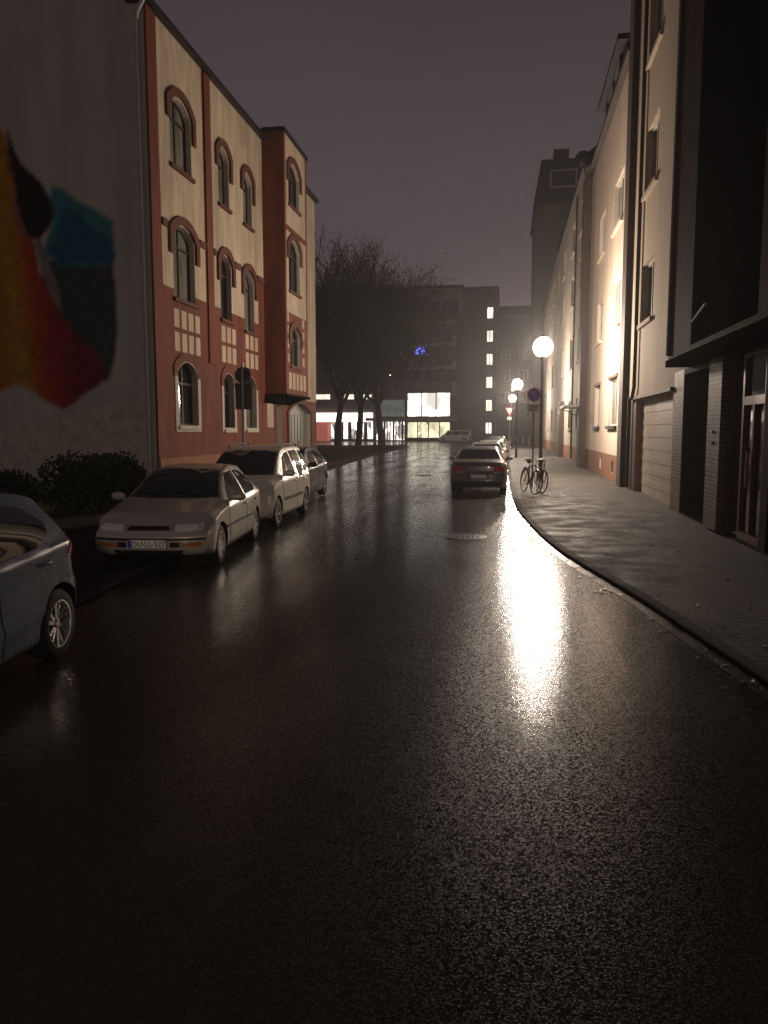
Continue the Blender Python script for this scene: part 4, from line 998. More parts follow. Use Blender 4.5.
# silver three/five door liftback of the nineties
lift = dict(paint=M['p_silver'], r=.29, tw=.175, track=.735, axles=(1.27, -1.19), style='cover', rimm=M['steel_cap'],
    top=[(2.04, .63), (1.97, .69), (1.7, .775), (1.3, .84), (1.0, .895), (.86, .925), (.45, 1.15), (.1, 1.305), (-.15, 1.36), (-.6, 1.385), (-1.05, 1.36), (-1.45, 1.23), (-1.85, 1.02), (-1.97, .95), (-2.04, .86)],
    belt=[(2.04, .55), (1.9, .62), (1.0, .80), (.5, .845), (-.5, .86), (-1.5, .89), (-2.04, .80)],
    w=[(2.04, .79), (1.85, .825), (1.4, .845), (0, .848), (-1.5, .84), (-2.04, .775)],
    wr=[(2.04, .68), (1.0, .74), (.8, .72), (.3, .62), (-.1, .565), (-1, .55), (-1.5, .555), (-2.04, .66)],
    bot=[(2.04, .24), (1.85, .2), (1.4, .175), (-1.4, .175), (-1.85, .24), (-2.04, .32)],
    bow=(.22, .16), fprof=[(.2, .08), (.30, .015), (.48, 0), (.53, .03), (.60, .07), (.72, .14)], rprof=[(.3, .08), (.4, 0), (.55, 0), (.62, .05), (.95, .12)],
    doors=[([(.78, .26), (.80, .80), (.12, 1.285), (-.34, 1.31), (-.40, .26)],), ([(-.43, .26), (-.37, 1.31), (-.82, 1.295), (-1.22, 1.10), (-1.22, .62), (-.92, .5), (-.86, .26)],)],
    handle_z=.76, mirror=(.62, .90), handle_m=M['p_silver'], plates=((1, 'DU·LL·527'),), plate_z=(.40, .5),
    panels={'S': [('side_window', M['car_glass'], [(.66, .875), (.60, .93), (.14, 1.235), (-.02, 1.265), (-.33, 1.28), (-.37, .875)], .007),
                  ('side_window', M['car_glass'], [(-.46, .88), (-.42, 1.28), (-.78, 1.27), (-.98, 1.22), (-1.28, 1.06), (-1.33, .98), (-1.22, .90)], .007),
                  ('rubbing_strip', M['trim'], [(1.0, .50), (1.0, .545), (-.86, .545), (-.86, .50)], .012)],
            'F': [('windscreen', M['car_glass'], [(-.70, .94), (-.66, .965), (-.52, 1.30), (-.3, 1.325), (.3, 1.325), (.52, 1.30), (.66, .965), (.70, .94), (.35, .925), (-.35, .925)], .006),
                  ('grille', M['trim'], [(-.30, .575), (.30, .575), (.27, .635), (-.27, .635)], .006),
                  ('air_intake', M['trim'], [(-.46, .24), (.46, .24), (.5, .31), (-.5, .31)], .004),
                  ('bumper_strip', M['trim'], [(-.76, .445), (.76, .445), (.76, .475), (-.76, .475)], .012)],
            'F2': [('headlight', M['lens'], [(.36, .565), (.64, .565), (.72, .585), (.71, .655), (.36, .645)], .006), ('indicator', M['amber'], [(.45, .355), (.70, .36), (.70, .415), (.45, .41)], .006),
                   ('grille_chrome', M['chrome'], [(.29, .555), (.345, .555), (.34, .65), (.28, .655)], .008), ('fog_recess', M['trim'], [(.30, .35), (.43, .35), (.43, .42), (.30, .42)], .004)],
            'B': [('rear_window', M['car_glass'], [(-.55, .98), (.55, .98), (.48, 1.27), (-.48, 1.27)], .006)],
            'B2': [('tail_light', M['redlens'], [(.42, .70), (.74, .70), (.72, .84), (.42, .84)], .006)]},
    extra=[('emblem', M['chrome'], badge(1, .605, .05, .032)),
           ('wiper', M['trim'], lambda q, b: (q.tube([b.ray_cast(Vector((x, 5, z)), Vector((0, -1, 0)))[0] + Vector((0, .012, .008)) for x, z in ((.05, .945), (.3, .965), (.58, 1.0))], .007, 6),
                                           q.tube([b.ray_cast(Vector((x, 5, z)), Vector((0, -1, 0)))[0] + Vector((0, .012, .008)) for x, z in ((-.5, .945), (-.25, .965), (.02, 1.0))], .007, 6)))])
c1 = make_car(lift, 'liftback_car', 'silver liftback with number plate DU LL 527 facing the camera')
c1.location = (-5.07, 11.76, 0.006); c1.rotation_euler = (0, 0, math.pi + R(7))

# cream-white compact people carrier
mpv = dict(paint=M['p_white'], r=.30, tw=.185, track=.735, axles=(1.33, -1.27), style='five', rimm=M['steel_cap'],
    top=[(2.08, .74), (2.0, .82), (1.75, .93), (1.4, .995), (1.2, 1.03), (.9, 1.20), (.5, 1.44), (.2, 1.56), (-.3, 1.60), (-1.3, 1.60), (-1.75, 1.545), (-1.95, 1.30), (-2.08, .95)],
    belt=[(2.08, .66), (1.8, .78), (1.2, .93), (.5, .97), (-.4, .985), (-.5, .96), (-1.6, .98), (-2.08, .86)],
    w=[(2.08, .77), (1.85, .82), (1.4, .845), (0, .845), (-1.6, .84), (-2.08, .775)], wr=[(2.08, .64), (1.2, .73), (.6, .65), (0, .60), (-1.4, .59), (-1.8, .58), (-2.08, .65)],
    bot=[(2.08, .26), (1.85, .21), (1.4, .19), (-1.4, .19), (-1.85, .24), (-2.08, .32)], bow=(.26, .14),
    fprof=[(.2, .08), (.32, .01), (.5, 0), (.62, .05), (.85, .14)], rprof=[(.3, .06), (.45, 0), (.6, 0), (.7, .05), (1.3, .08)],
    doors=[([(.92, .27), (.95, .9), (.42, 1.42), (-.18, 1.52), (-.30, .27)],), ([(-.33, .27), (-.21, 1.52), (-1.12, 1.52), (-1.15, .72), (-.9, .55), (-.84, .27)],)],
    handle_z=.86, mirror=(.78, 1.03), plates=((1, ''),), plate_z=(.44, .6),
    panels={'S': [('side_window', M['car_glass'], [(.80, .985), (.38, 1.37), (.1, 1.45), (-.22, 1.48), (-.30, 1.0)], .007),
                  ('side_window', M['car_glass'], [(-.40, .92), (-.36, 1.0), (-.28, 1.49), (-1.02, 1.50), (-1.12, 1.44), (-1.12, 1.0), (-1.05, .93)], .007),
                  ('side_window', M['car_glass'], [(-1.25, 1.02), (-1.22, 1.48), (-1.58, 1.46), (-1.74, 1.2), (-1.72, 1.03)], .007),
                  ('rubbing_strip', M['trim'], [(.86, .50), (.86, .57), (-.84, .57), (-.84, .50)], .012)],
            'F': [('windscreen', M['car_glass'], [(-.68, 1.05), (-.58, 1.47), (-.3, 1.51), (.3, 1.51), (.58, 1.47), (.68, 1.05), (.3, 1.04), (-.3, 1.04)], .006),
                  ('grille', M['trim'], [(-.42, .66), (.42, .66), (.36, .75), (-.36, .75)], .006), ('air_intake', M['trim'], [(-.62, .28), (.62, .28), (.56, .42), (-.56, .42)], .005)],
            'F2': [('headlight', M['lens'], [(.42, .62), (.64, .64), (.72, .70), (.70, .82), (.45, .74)], .006), ('fog_lamp', M['lens'], [(.60, .33), (.70, .33), (.70, .41), (.60, .41)], .006)],
            'B': [('rear_window', M['car_glass'], [(-.56, 1.06), (.56, 1.06), (.5, 1.45), (-.5, 1.45)], .006)],
            'B2': [('tail_light', M['redlens'], [(.58, .75), (.76, .75), (.74, 1.02), (.62, 1.02)], .006)]},
    extra=[('roof_rail', M['trim'], lambda q, b: [q.tube([(s_ * .57, .1, 1.56), (s_ * .565, .0, 1.625), (s_ * .56, -1.3, 1.64), (s_ * .56, -1.45, 1.57)], .016, 8) for s_ in (-1, 1)])])
c2 = make_car(mpv, 'compact_van', 'cream white people carrier with roof rails parked behind the silver liftback')
c2.location = (-5.40, 16.1, 0.006); c2.rotation_euler = (0, 0, math.pi + R(2.5))

# small hatchback in two paints
def hatch(paintm, style, rimm, win=M['car_glass']):
    return dict(paint=paintm, r=.305, tw=.195, track=.735, axles=(1.26, -1.24), style=style, rimm=rimm,
    top=[(1.93, .68), (1.86, .77), (1.6, .88), (1.2, .965), (1.0, 1.0), (.7, 1.17), (.35, 1.37), (.05, 1.46), (-.4, 1.485), (-1.0, 1.46), (-1.42, 1.395), (-1.62, 1.27), (-1.80, 1.02), (-1.88, .92), (-1.93, .80)],
    belt=[(1.93, .60), (1.7, .72), (1.0, .88), (.5, .915), (-.5, .96), (-1.5, 1.02), (-1.93, .74)],
    w=[(1.93, .76), (1.7, .81), (1.3, .845), (0, .85), (-1.4, .85), (-1.7, .82), (-1.93, .72)], wr=[(1.93, .62), (1.0, .72), (.6, .66), (0, .575), (-1.2, .55), (-1.6, .555), (-1.93, .62)],
    bot=[(1.93, .25), (1.7, .2), (1.3, .185), (-1.3, .185), (-1.7, .24), (-1.93, .32)], bow=(.26, .20),
    fprof=[(.2, .08), (.32, .01), (.5, 0), (.6, .04), (.8, .14)], rprof=[(.3, .06), (.42, 0), (.6, .02), (.75, .09), (1.3, .05)],
    crease=[(lambda y: .90 + .03 * (-y), .016, .045), (lambda y: .40 - .10 * y * (1 if y < 0 else .2), .022, .06)],
    doors=[([(.86, .27), (.88, .86), (.32, 1.30), (-.24, 1.37), (-.32, .27)],), ([(-.35, .27), (-.27, 1.37), (-.90, 1.355), (-1.12, 1.12), (-1.12, .82), (-1.06, .71), (-.96, .63), (-.87, .52), (-.82, .27)],)],
    handle_z=.865, mirror=(.72, .98), plates=((-1, ''), (1, '')), plate_z=(.42, .62),
    panels={'S': [('side_window', win, [(.74, .935), (.28, 1.27), (.0, 1.34), (-.26, 1.36), (-.32, .96)], .007),
                  ('side_window', win, [(-.40, .965), (-.34, 1.36), (-.86, 1.345), (-1.08, 1.30), (-1.26, 1.17), (-1.20, 1.08), (-.95, .995)], .007),
                  ('tail_light', M['redlens'], [(-1.40, .88), (-1.62, .86), (-1.66, 1.0), (-1.50, 1.06)], .008), ('side_sill_trim', M['trim'], [(.9, .205), (.9, .245), (-.88, .245), (-.88, .205)], .010)],
            'F': [('windscreen', M['car_glass'], [(-.66, 1.02), (-.54, 1.38), (-.3, 1.41), (.3, 1.41), (.54, 1.38), (.66, 1.02), (.3, 1.01), (-.3, 1.01)], .006),
                  ('grille', M['trim'], [(-.45, .30), (.45, .30), (.35, .48), (-.35, .48)], .005)],
            'F2': [('headlight', M['lens'], [(.42, .60), (.62, .62), (.70, .72), (.66, .80), (.48, .70)], .006), ('fog_lamp', M['lens'], [(.56, .32), (.66, .33), (.65, .40), (.56, .39)], .006)],
            'B': [('rear_window', M['car_glass'], [(-.52, 1.06), (.52, 1.06), (.46, 1.33), (-.46, 1.33)], .006), ('bumper_lip', M['trim'], [(-.6, .34), (.6, .34), (.56, .44), (-.56, .44)], .006)],
            'B2': [('tail_light', M['redlens'], [(.50, .80), (.80, .82), (.78, .98), (.60, 1.02), (.50, .92)], .007), ('reflector', M['redlens'], [(.50, .40), (.66, .41), (.66, .44), (.50, .43)], .008)]},
    extra=[('roof_aerial', M['trim'], lambda q, b: q.tube([(0, -1.25, 1.42), (0, -1.42, 1.62)], .008, 6)),
           ('fuel_flap', paintm, lambda q, b: None)])
HB = hatch(M['p_blue'], 'alloy', M['rim']); HB['extra'] = HB['extra'][:1]
c3 = make_car(HB, 'hatchback_car', 'blue grey hatchback with double spoke alloy wheels, cut by the picture edge')
c3.location = (-3.95 * K + .23, 4.98 * K - 1.30, 0.006); c3.rotation_euler = (0, 0, math.pi + R(6))
HD = hatch(M['p_dark'], 'five', M['steel_cap']); HD['extra'] = HD['extra'][:1]
c4 = make_car(HD, 'hatchback_car', 'small dark hatchback parked behind the cream people carrier')
c4.location = (-6.19, 21.2, 0.006); c4.rotation_euler = (0, 0, math.pi + R(1))

# saloon
sal = dict(paint=M['p_black'], r=.31, tw=.2, track=.75, axles=(1.42, -1.32), style='five',
    top=[(2.25, .66), (2.15, .76), (1.9, .84), (1.3, .93), (1.05, .965), (.7, 1.16), (.3, 1.36), (0, 1.42), (-.5, 1.43), (-.95, 1.38), (-1.3, 1.22), (-1.62, 1.06), (-1.75, 1.035), (-2.1, 1.0), (-2.2, .95), (-2.25, .86)],
    belt=[(2.25, .58), (1.9, .72), (1.0, .87), (0, .90), (-1.3, .93), (-1.8, .93), (-2.25, .78)],
    w=[(2.25, .80), (2.0, .85), (1.4, .875), (0, .88), (-1.6, .87), (-2.0, .85), (-2.25, .79)], wr=[(2.25, .68), (1.0, .76), (.6, .68), (0, .59), (-.9, .58), (-1.4, .66), (-1.75, .76), (-2.25, .70)],
    bot=[(2.25, .25), (2, .2), (1.4, .18), (-1.5, .18), (-2, .24), (-2.25, .33)], bow=(.26, .15), fprof=[(.2, .08), (.32, .01), (.5, 0), (.6, .04), (.8, .12)], rprof=[(.3, .07), (.42, 0), (.62, 0), (.68, .04), (.95, .07)],
    doors=[([(.85, .27), (.87, .86), (.34, 1.30), (-.22, 1.345), (-.28, .27)],), ([(-.31, .27), (-.25, 1.345), (-.85, 1.31), (-1.18, 1.12), (-1.14, .7), (-.95, .52), (-.9, .27)],)],
    handle_z=.80, mirror=(.70, .97), plates=((-1, ''),), plate_z=(.42, .56),
    panels={'S': [('side_window', M['car_glass'], [(.72, .92), (.3, 1.22), (.0, 1.30), (-.24, 1.315), (-.30, .93)], .007), ('side_window', M['car_glass'], [(-.38, .935), (-.32, 1.315), (-.8, 1.28), (-1.22, 1.09), (-1.18, .98)], .007)],
            'F': [('windscreen', M['car_glass'], [(-.68, 1.0), (-.54, 1.34), (.54, 1.34), (.68, 1.0)], .006)],
            'F2': [('headlight', M['lens'], [(.42, .60), (.70, .62), (.72, .70), (.44, .69)], .006)],
            'B': [('rear_window', M['car_glass'], [(-.66, 1.07), (-.58, 1.22), (-.50, 1.335), (.50, 1.335), (.58, 1.22), (.66, 1.07)], .006),
                  ('boot_gap', M['seam'], [(-.42, .655), (.42, .655), (.42, .668), (-.42, .668)], .003), ('plate_recess', M['seam'], [(-.32, .49), (.32, .49), (.32, .63), (-.32, .63)], .002), ('bumper_strip', M['chrome'], [(-.74, .425), (.74, .425), (.74, .445), (-.74, .445)], .010), ('rear_skirt', M['trim'], [(-.7, .3), (.7, .3), (.72, .39), (-.72, .39)], .006)],
            'B2': [('tail_light', M['redlens'], [(.44, .70), (.80, .70), (.79, .86), (.46, .84)], .008), ('reversing_light', M['lens'], [(.45, .665), (.66, .665), (.66, .695), (.45, .695)], .007)]},
    extra=[('emblem', M['chrome'], badge(-1, .80, .036, .036))])
GR = 'cars parked along the lamp side kerb'
c5 = make_car(sal, 'saloon_car', 'dark saloon seen from behind, parked at the kerb in front of the lamp glare', group=GR)
YS = 20.0 * K
c5.location = (-.88, 25.5, 0.004); c5.rotation_euler = (0, 0, R(.5))
spots = [(-.78, 27.6, 'p_grey', 'grey saloon parked just ahead of the dark saloon', .3), (-.72, 33.2, 'p_van', 'pale roofed saloon third along the kerb from the dark saloon', .0),
         (-.72, 40.0, 'p_dark', 'dark green saloon fourth in the row by the kerb', .0), (-.70, 52.0, 'p_silver', 'silver saloon parked last in the kerb row', .0)]
for x, y, pm, lb, rz in spots:
    o = copy_tree(c5); o.location = (x * K, y * K + 2.2, .004); o.rotation_euler = (0, 0, R(rz)); o['label'] = lb
    for ch in o.children:
        nm = ch.name.split('.')[0]
        if nm in ('body', 'door', 'wing_mirror'):
            ch.data = ch.data.copy(); ch.data.materials[0] = M[pm]
            if nm == 'door':
                for h_ in ch.children: h_.data = h_.data.copy(); h_.data.materials[0] = M[pm]
# white van crossing at the end
van = dict(paint=M['p_van'], r=.33, tw=.21, track=.82, axles=(1.6, -1.5), style='cover', rimm=M['steel_cap'],
    top=[(2.5, .80), (2.4, .95), (2.0, 1.12), (1.75, 1.2), (1.4, 1.55), (1.0, 1.84), (.6, 1.93), (-2.2, 1.95), (-2.42, 1.8), (-2.5, 1.2)],
    belt=[(2.5, .7), (2.0, 1.0), (1.5, 1.1), (-2.3, 1.12), (-2.5, 1.0)], w=[(2.5, .84), (2.1, .92), (0, .95), (-2.2, .95), (-2.5, .88)], wr=[(2.5, .7), (1.7, .82), (1.0, .78), (-2.2, .80), (-2.5, .84)],
    bot=[(2.5, .3), (2.1, .24), (-2.1, .24), (-2.5, .35)], bow=(.25, .08), fprof=[(.2, .05), (.4, 0), (1, .1)], rprof=[(.3, .03), (.5, 0), (1.9, .05)],
    doors=[([(1.55, .34), (1.55, 1.15), (1.02, 1.72), (.40, 1.78), (.36, .34)],), ([(.30, .34), (.30, 1.80), (-.9, 1.80), (-.9, .34)],)], handle_z=1.0, mirror=(1.4, 1.2), mirror_m=M['trim'], plates=(), plate_z=(.5, .6),
    panels={'S': [('side_window', M['car_glass'], [(1.45, 1.2), (.98, 1.68), (.46, 1.74), (.44, 1.2)], .008), ('side_window', M['car_glass'], [(.24, 1.2), (.24, 1.75), (-.84, 1.75), (-.84, 1.2)], .008), ('side_window', M['car_glass'], [(-1.0, 1.2), (-1.0, 1.75), (-2.2, 1.75), (-2.2, 1.2)], .008)],
            'F': [('windscreen', M['car_glass'], [(-.78, 1.24), (-.7, 1.75), (.7, 1.75), (.78, 1.24)], .008)], 'F2': [('headlight', M['lens'], [(.52, .72), (.78, .74), (.78, .92), (.56, .9)], .007)],
            'B': [('rear_window', M['car_glass'], [(-.7, 1.2), (.7, 1.2), (.66, 1.7), (-.66, 1.7)], .008)], 'B2': [('tail_light', M['redlens'], [(.74, .7), (.9, .7), (.88, 1.2), (.78, 1.2)], .008)]})
c6 = make_car(van, 'white_van', 'white van standing sideways across the end of the street', 'van')
c6.location = (-6.9 * K, 103 * K, .004); c6.rotation_euler = (0, 0, R(86))

# ------------------------------------------------------------------ signs, bin, bicycle, bollards, covers
def disc(mb, c, r, y, th_, n=28, mi=0, sx=1):
    o = len(mb.v)
    mb.lathe([(0, -th_ / 2), (r, -th_ / 2), (r, th_ / 2), (0, th_ / 2)], n, (c[0], y, c[1]), 'y', mi)
PZ = .05
t = thing('parking_sign', 'round blue and red no stopping sign with white plate on a thin post', 'traffic sign', (.70 * K, 22.0 * K, PZ))
q = MB(); q.tube([(0, 0, 0), (0, 0, 3.3)], .03, 10); q.build('post', M['galv'], t, 40)
q = MB(); disc(q, (0, 3.05), .225, -.045, .012); q.build('sign_face', M['sign_red'], t, 40)
f_ = t.children[-1]
q = MB(); disc(q, (0, 3.05), .18, -.053, .008); q.build('blue_field', M['sign_blue'], f_, 40)
q = MB(); m_ = lambda u, v, d: (u, -.055 - d, v)
q.prism([(-.145, 3.17), (-.12, 3.195), (.145, 2.93), (.12, 2.905)], m_, 0, .006); q.build('red_bars', M['sign_red'], f_)
q = MB(); q.box(-.21, .21, -.05, -.038, 2.50, 2.76); pl = q.build('extra_plate', M['sign_white'], t)
q = MB()
for i, (a, b) in enumerate(((-.15, .15), (-.12, .12), (-.15, .1))): q.box(a, b, -.0535, -.0505, 2.68 - i * .065, 2.70 - i * .065)
q.build('plate_lines', M['ink'], pl)

t = thing('traffic_sign', 'grey backs of a round sign and plate on a post by the red house', 'traffic sign', (-5.7 * K, 16.2 * K, .03), R(6))
q = MB(); q.tube([(0, 0, 0), (0, 0, 3.62)], .032, 10); q.build('post', M['galv'], t, 40)
q = MB(); disc(q, (0, 3.32), .21, .05, .012); q.build('round_sign', M['sign_back'], t, 40)
q = MB(); q.box(-.21, .23, .044, .056, 2.45, 3.12); q.box(-.2, .24, .036, .044, 2.58, 2.62); q.box(-.2, .24, .036, .044, 2.92, 2.96); q.build('square_sign', M['sign_back'], t)

t = thing('yield_sign', 'small inverted triangle give way sign on a post far up the pavement', 'traffic sign', (.12 * K, 72 * K, PZ))
q = MB(); q.tube([(0, 0, 0), (0, 0, 4.2)], .035, 8); q.build('post', M['galv'], t, 40)
m_ = lambda u, v, d: (u, -.05 - d, v)
q = MB(); q.prism([(-.5, 4.3), (.5, 4.3), (0, 3.42)], m_, 0, .012); s1 = q.build('sign_face', M['sign_red'], t)
q = MB(); q.prism([(-.36, 4.22), (.36, 4.22), (0, 3.58)], m_, .012, .02); q.build('white_field', M['sign_white'], s1)
q = MB(); q.prism(rect(-.24, .24, 3.0, 3.32), m_, 0, .012); q.build('extra_plate', M['sign_white'], t)

t = thing('bicycle', 'dark bicycle standing askew at the kerb edge, in front of the sign post', 'bicycle', (.66, 23.6, PZ), R(17), 'bicycles at the sign post')
def bw_mesh():
    w = MB(); n = 40; r_ = .34
    w.tube([(0, r_ * math.cos(2 * math.pi * i / n), r_ * math.sin(2 * math.pi * i / n)) for i in range(n + 1)], .018, 8, cap=False)
    rr = MB(); rr.tube([(0, .318 * math.cos(2 * math.pi * i / n), .318 * math.sin(2 * math.pi * i / n)) for i in range(n + 1)], .010, 6, cap=False)
    for i in range(18):
        a = 2 * math.pi * i / 18; rr.tube([(.025 * (1 if i % 2 else -1), .02 * math.cos(a + .8), .02 * math.sin(a + .8)), (0, .315 * math.cos(a), .315 * math.sin(a))], .0022, 4)
    rr.tube([(-.05, 0, 0), (.05, 0, 0)], .022, 10)
    return w, rr
lean = R(5)
LT = lambda p: (p[0] + p[2] * math.tan(lean), p[1], p[2])
w_, rr_ = bw_mesh()
wa = w_.build('wheel', M['tyre'], t, 60); rr_.build('rim', M['galv'], wa, 60)
wa.location = LT((0, -.53, .358)); wa.rotation_euler = (0, lean, R(12))
wb = copy_tree(wa); wb.parent = t; wb.location = LT((0, .53, .358)); wb.rotation_euler = (0, lean, 0)
q = MB(); P_ = dict(bb=(0, .08, .30), seat=(0, .24, .80), head=(0, -.36, .86), headb=(0, -.39, .72), rear=(0, .53, .358))
for a, b, r_ in (('bb', 'seat', .017), ('bb', 'headb', .019), ('seat', 'head', .016), ('bb', 'rear', .011), ('seat', 'rear', .010), ('head', 'headb', .02)): q.tube([LT(P_[a]), LT(P_[b])], r_, 8)
q.build('frame', M['bike'], t, 50)
q = MB(); 
for s_ in (-1, 1): q.tube([LT((s_ * .045, -.40, .70)), LT((s_ * .05, -.47, .55)), LT((s_ * .05, -.53, .358))], .011, 6)
q.tube([LT((-.05, -.40, .70)), LT((.05, -.40, .70))], .014); q.build('fork', M['bike'], t, 50)
q = MB(); q.tube([LT((0, -.36, .86)), LT((0, -.35, 1.0))], .014); q.tube([LT(p) for p in ((-.30, -.16, 1.0), (-.27, -.30, 1.04), (-.1, -.35, 1.02), (.1, -.35, 1.02), (.27, -.30, 1.04), (.30, -.16, 1.0))], .013, 8); q.build('handlebar', M['galv'], t, 50)
q = MB(); q.tube([LT((0, .24, .80)), LT((0, .27, .93))], .013); q.tube([LT(p) for p in ((0, .12, .95), (0, .2, .955), (0, .3, .96), (0, .38, .97))], [.02, .04, .075, .06], 10); q.build('saddle', M['tyre'], t, 50)
q = MB(); q.tube([LT((-.12, .08, .30)), LT((.12, .08, .30))], .012)
for s_, a in ((1, .7), (-1, .7 + math.pi)): q.tube([LT((s_ * .08, .08, .30)), LT((s_ * .085, .08 + .17 * math.cos(a), .30 + .17 * math.sin(a)))], .009); q.box(*sorted((s_ * .085 + .02, s_ * .085 + s_ * .09 + .02)), .08 + .17 * math.cos(a) - .03, .08 + .17 * math.cos(a) + .03, .30 + .17 * math.sin(a) - .01, .30 + .17 * math.sin(a) + .01)
q.lathe([(.05, .05), (.09, .05), (.09, .056), (.05, .056)], 18, (.02, .08, .30), 'x'); q.build('crank', M['galv'], t)
q = MB()
for yc, a0, a1 in ((.53, -.3, 2.7), (-.53, .2, 2.6)):
    q.tube([LT((0, yc + .375 * math.cos(a0 + (a1 - a0) * i / 12), .358 + .375 * math.sin(a0 + (a1 - a0) * i / 12))) for i in range(13)], .02, 6)
q.tube([LT((0, .30, .74)), LT((0, .75, .75))], .012); q.build('mudguard', M['bike'], t, 60)
q = MB(); q.lathe([(0, 0), (.035, .01), (.04, .05), (0, .06)], 12, (.075, .78, .62), 'y'); q.build('rear_reflector', M['redlens'], t)

t2 = copy_tree(t); t2.location = (1.0, 24.2, PZ); t2.rotation_euler = (0, 0, R(6)); t2['label'] = 'second bicycle leaning on the lamp side of the sign post, farther from the road'
b0 = None
for i in range(5):
    x = .35 + i * .62
    if b0 is None:
        q = MB(); q.lathe([(0, 0), (.07, 0), (.07, 1.0), (.05, 1.08), (0, 1.1)], 12); b0 = q.build('bollard', M['bollard'], None, 40); o = b0
    else: o = b0.copy(); COL.objects.link(o)
    o.location = (x * K, 83.2 * K, PZ); tag(o, 'pale bollard in the row closing the pavement end', 'bollard', 'bollards at the pavement end')

q = MB(); q.lathe([(0, .004), (.32, .004), (.325, .0), ], 36)
for i in range(6):
    for j in range(6):
        a, b = -.22 + i * .088, -.22 + j * .088
        if a * a + b * b < .072: q.box(a - .025, a + .025, b - .025, b + .025, .004, .009)
q.lathe([(.335, .0), (.335, .006), (.39, .006), (.39, .0)], 36)
o = q.build('manhole_cover', M['castiron']); o.location = (-.62 * K, 11.9 * K, .003); tag(o, 'round iron manhole cover in the wet road ahead of the dark saloon', 'manhole cover')
o = o.copy(); COL.objects.link(o); o.location = (-3.0 * K, 28 * K, .003); tag(o, 'iron manhole cover glinting near the far left cars on the road', 'manhole cover')
lv = MB(); r_ = random.Random(21)
for _ in range(420):
    if r_.random() < .6:
        i = int(r_.random() ** 1.2 * (len(RK) - 45)) + 14; p = RK[i]; d_ = r_.gauss(-.16, .10) if r_.random() < .7 else r_.uniform(.1, 1.6); x, y = (p[0] + d_) * K, (p[1] + r_.uniform(-.5, .5)) * K; z = .009 if d_ < -.01 else .056
        if -.05 < d_ < .14: continue
    else:
        i = int(r_.random() * (len(LK) - 50)) + 14; p = LK[i]; d_ = abs(r_.gauss(0, .5)); x, y = (p[0] + d_ - .9) * K, (p[1] + r_.uniform(-.5, .5)) * K; z = .042
    a = r_.uniform(0, 6.28); l = r_.uniform(.02, .045); w = l * r_.uniform(.5, .8); ca, sa = math.cos(a), math.sin(a)
    lv.add([(x + ca * l, y + sa * l, z + r_.uniform(0, .012)), (x - sa * w, y + ca * w, z), (x - ca * l, y - sa * l, z + r_.uniform(0, .012)), (x + sa * w, y - ca * w, z)], [(0, 1, 2, 3)])
tag(lv.build('fallen_leaves', mat('wet_leaf', (.07, .045, .02), .4, var=.5, vscale=9, spec=.5)), None, None, kind='stuff')

# ------------------------------------------------------------------ bushes
def bush(cx, cy, rx, ry, h, n, seed, label):
    r = random.Random(seed); mb = MB()
    lobes = [(r.uniform(-.5, .5) * rx, r.uniform(-.5, .5) * ry, r.uniform(.4, .6) * h, r.uniform(.5, .75)) for _ in range(9)]
    for _ in range(n):
        lx, ly, lz, s = r.choice(lobes)
        v = Vector((r.gauss(0, 1), r.gauss(0, 1), r.gauss(0, 1))).normalized() * (r.random() ** .35)
        p = Vector((lx + v.x * rx * s, ly + v.y * ry * s, max(.03, lz + v.z * h * .45)))
        a = Vector((r.gauss(0, 1), r.gauss(0, 1), r.gauss(0, 1))).normalized(); b = a.orthogonal().normalized(); l = r.uniform(.035, .07)
        mb.add([p - a * l, p + b * l * .5, p + a * l, p - b * l * .5], [(0, 1, 2, 3)])
    t = thing('bush', label, 'bush', (cx * K, cy * K, .04))
    mb.build('foliage', M['bushleaf'], t)
    q = MB()
    for _ in range(9):
        a = r.uniform(0, 6.28); q.tube([(0, 0, 0), (rx * .3 * math.cos(a), ry * .3 * math.sin(a), h * .4), (rx * .6 * math.cos(a + .3), ry * .6 * math.sin(a + .3), h * .75)], [.03, .02, .008], 5)
    q.build('stem', M['bark'], t, 50)
bush(-8.05, 14.2, 1.15, 1.2, 1.38, 9000, 5, 'large rounded dark bush below the white downpipe of the mural gable')
bush(-9.7, 13.4, .9, .9, 1.02, 5000, 6, 'low dark bush under the middle of the mural')
bush(-11.6, 13.8, 1.2, .9, 1.1, 5000, 8, 'low dark bush above the blue hatchback roof, cut by the picture edge')

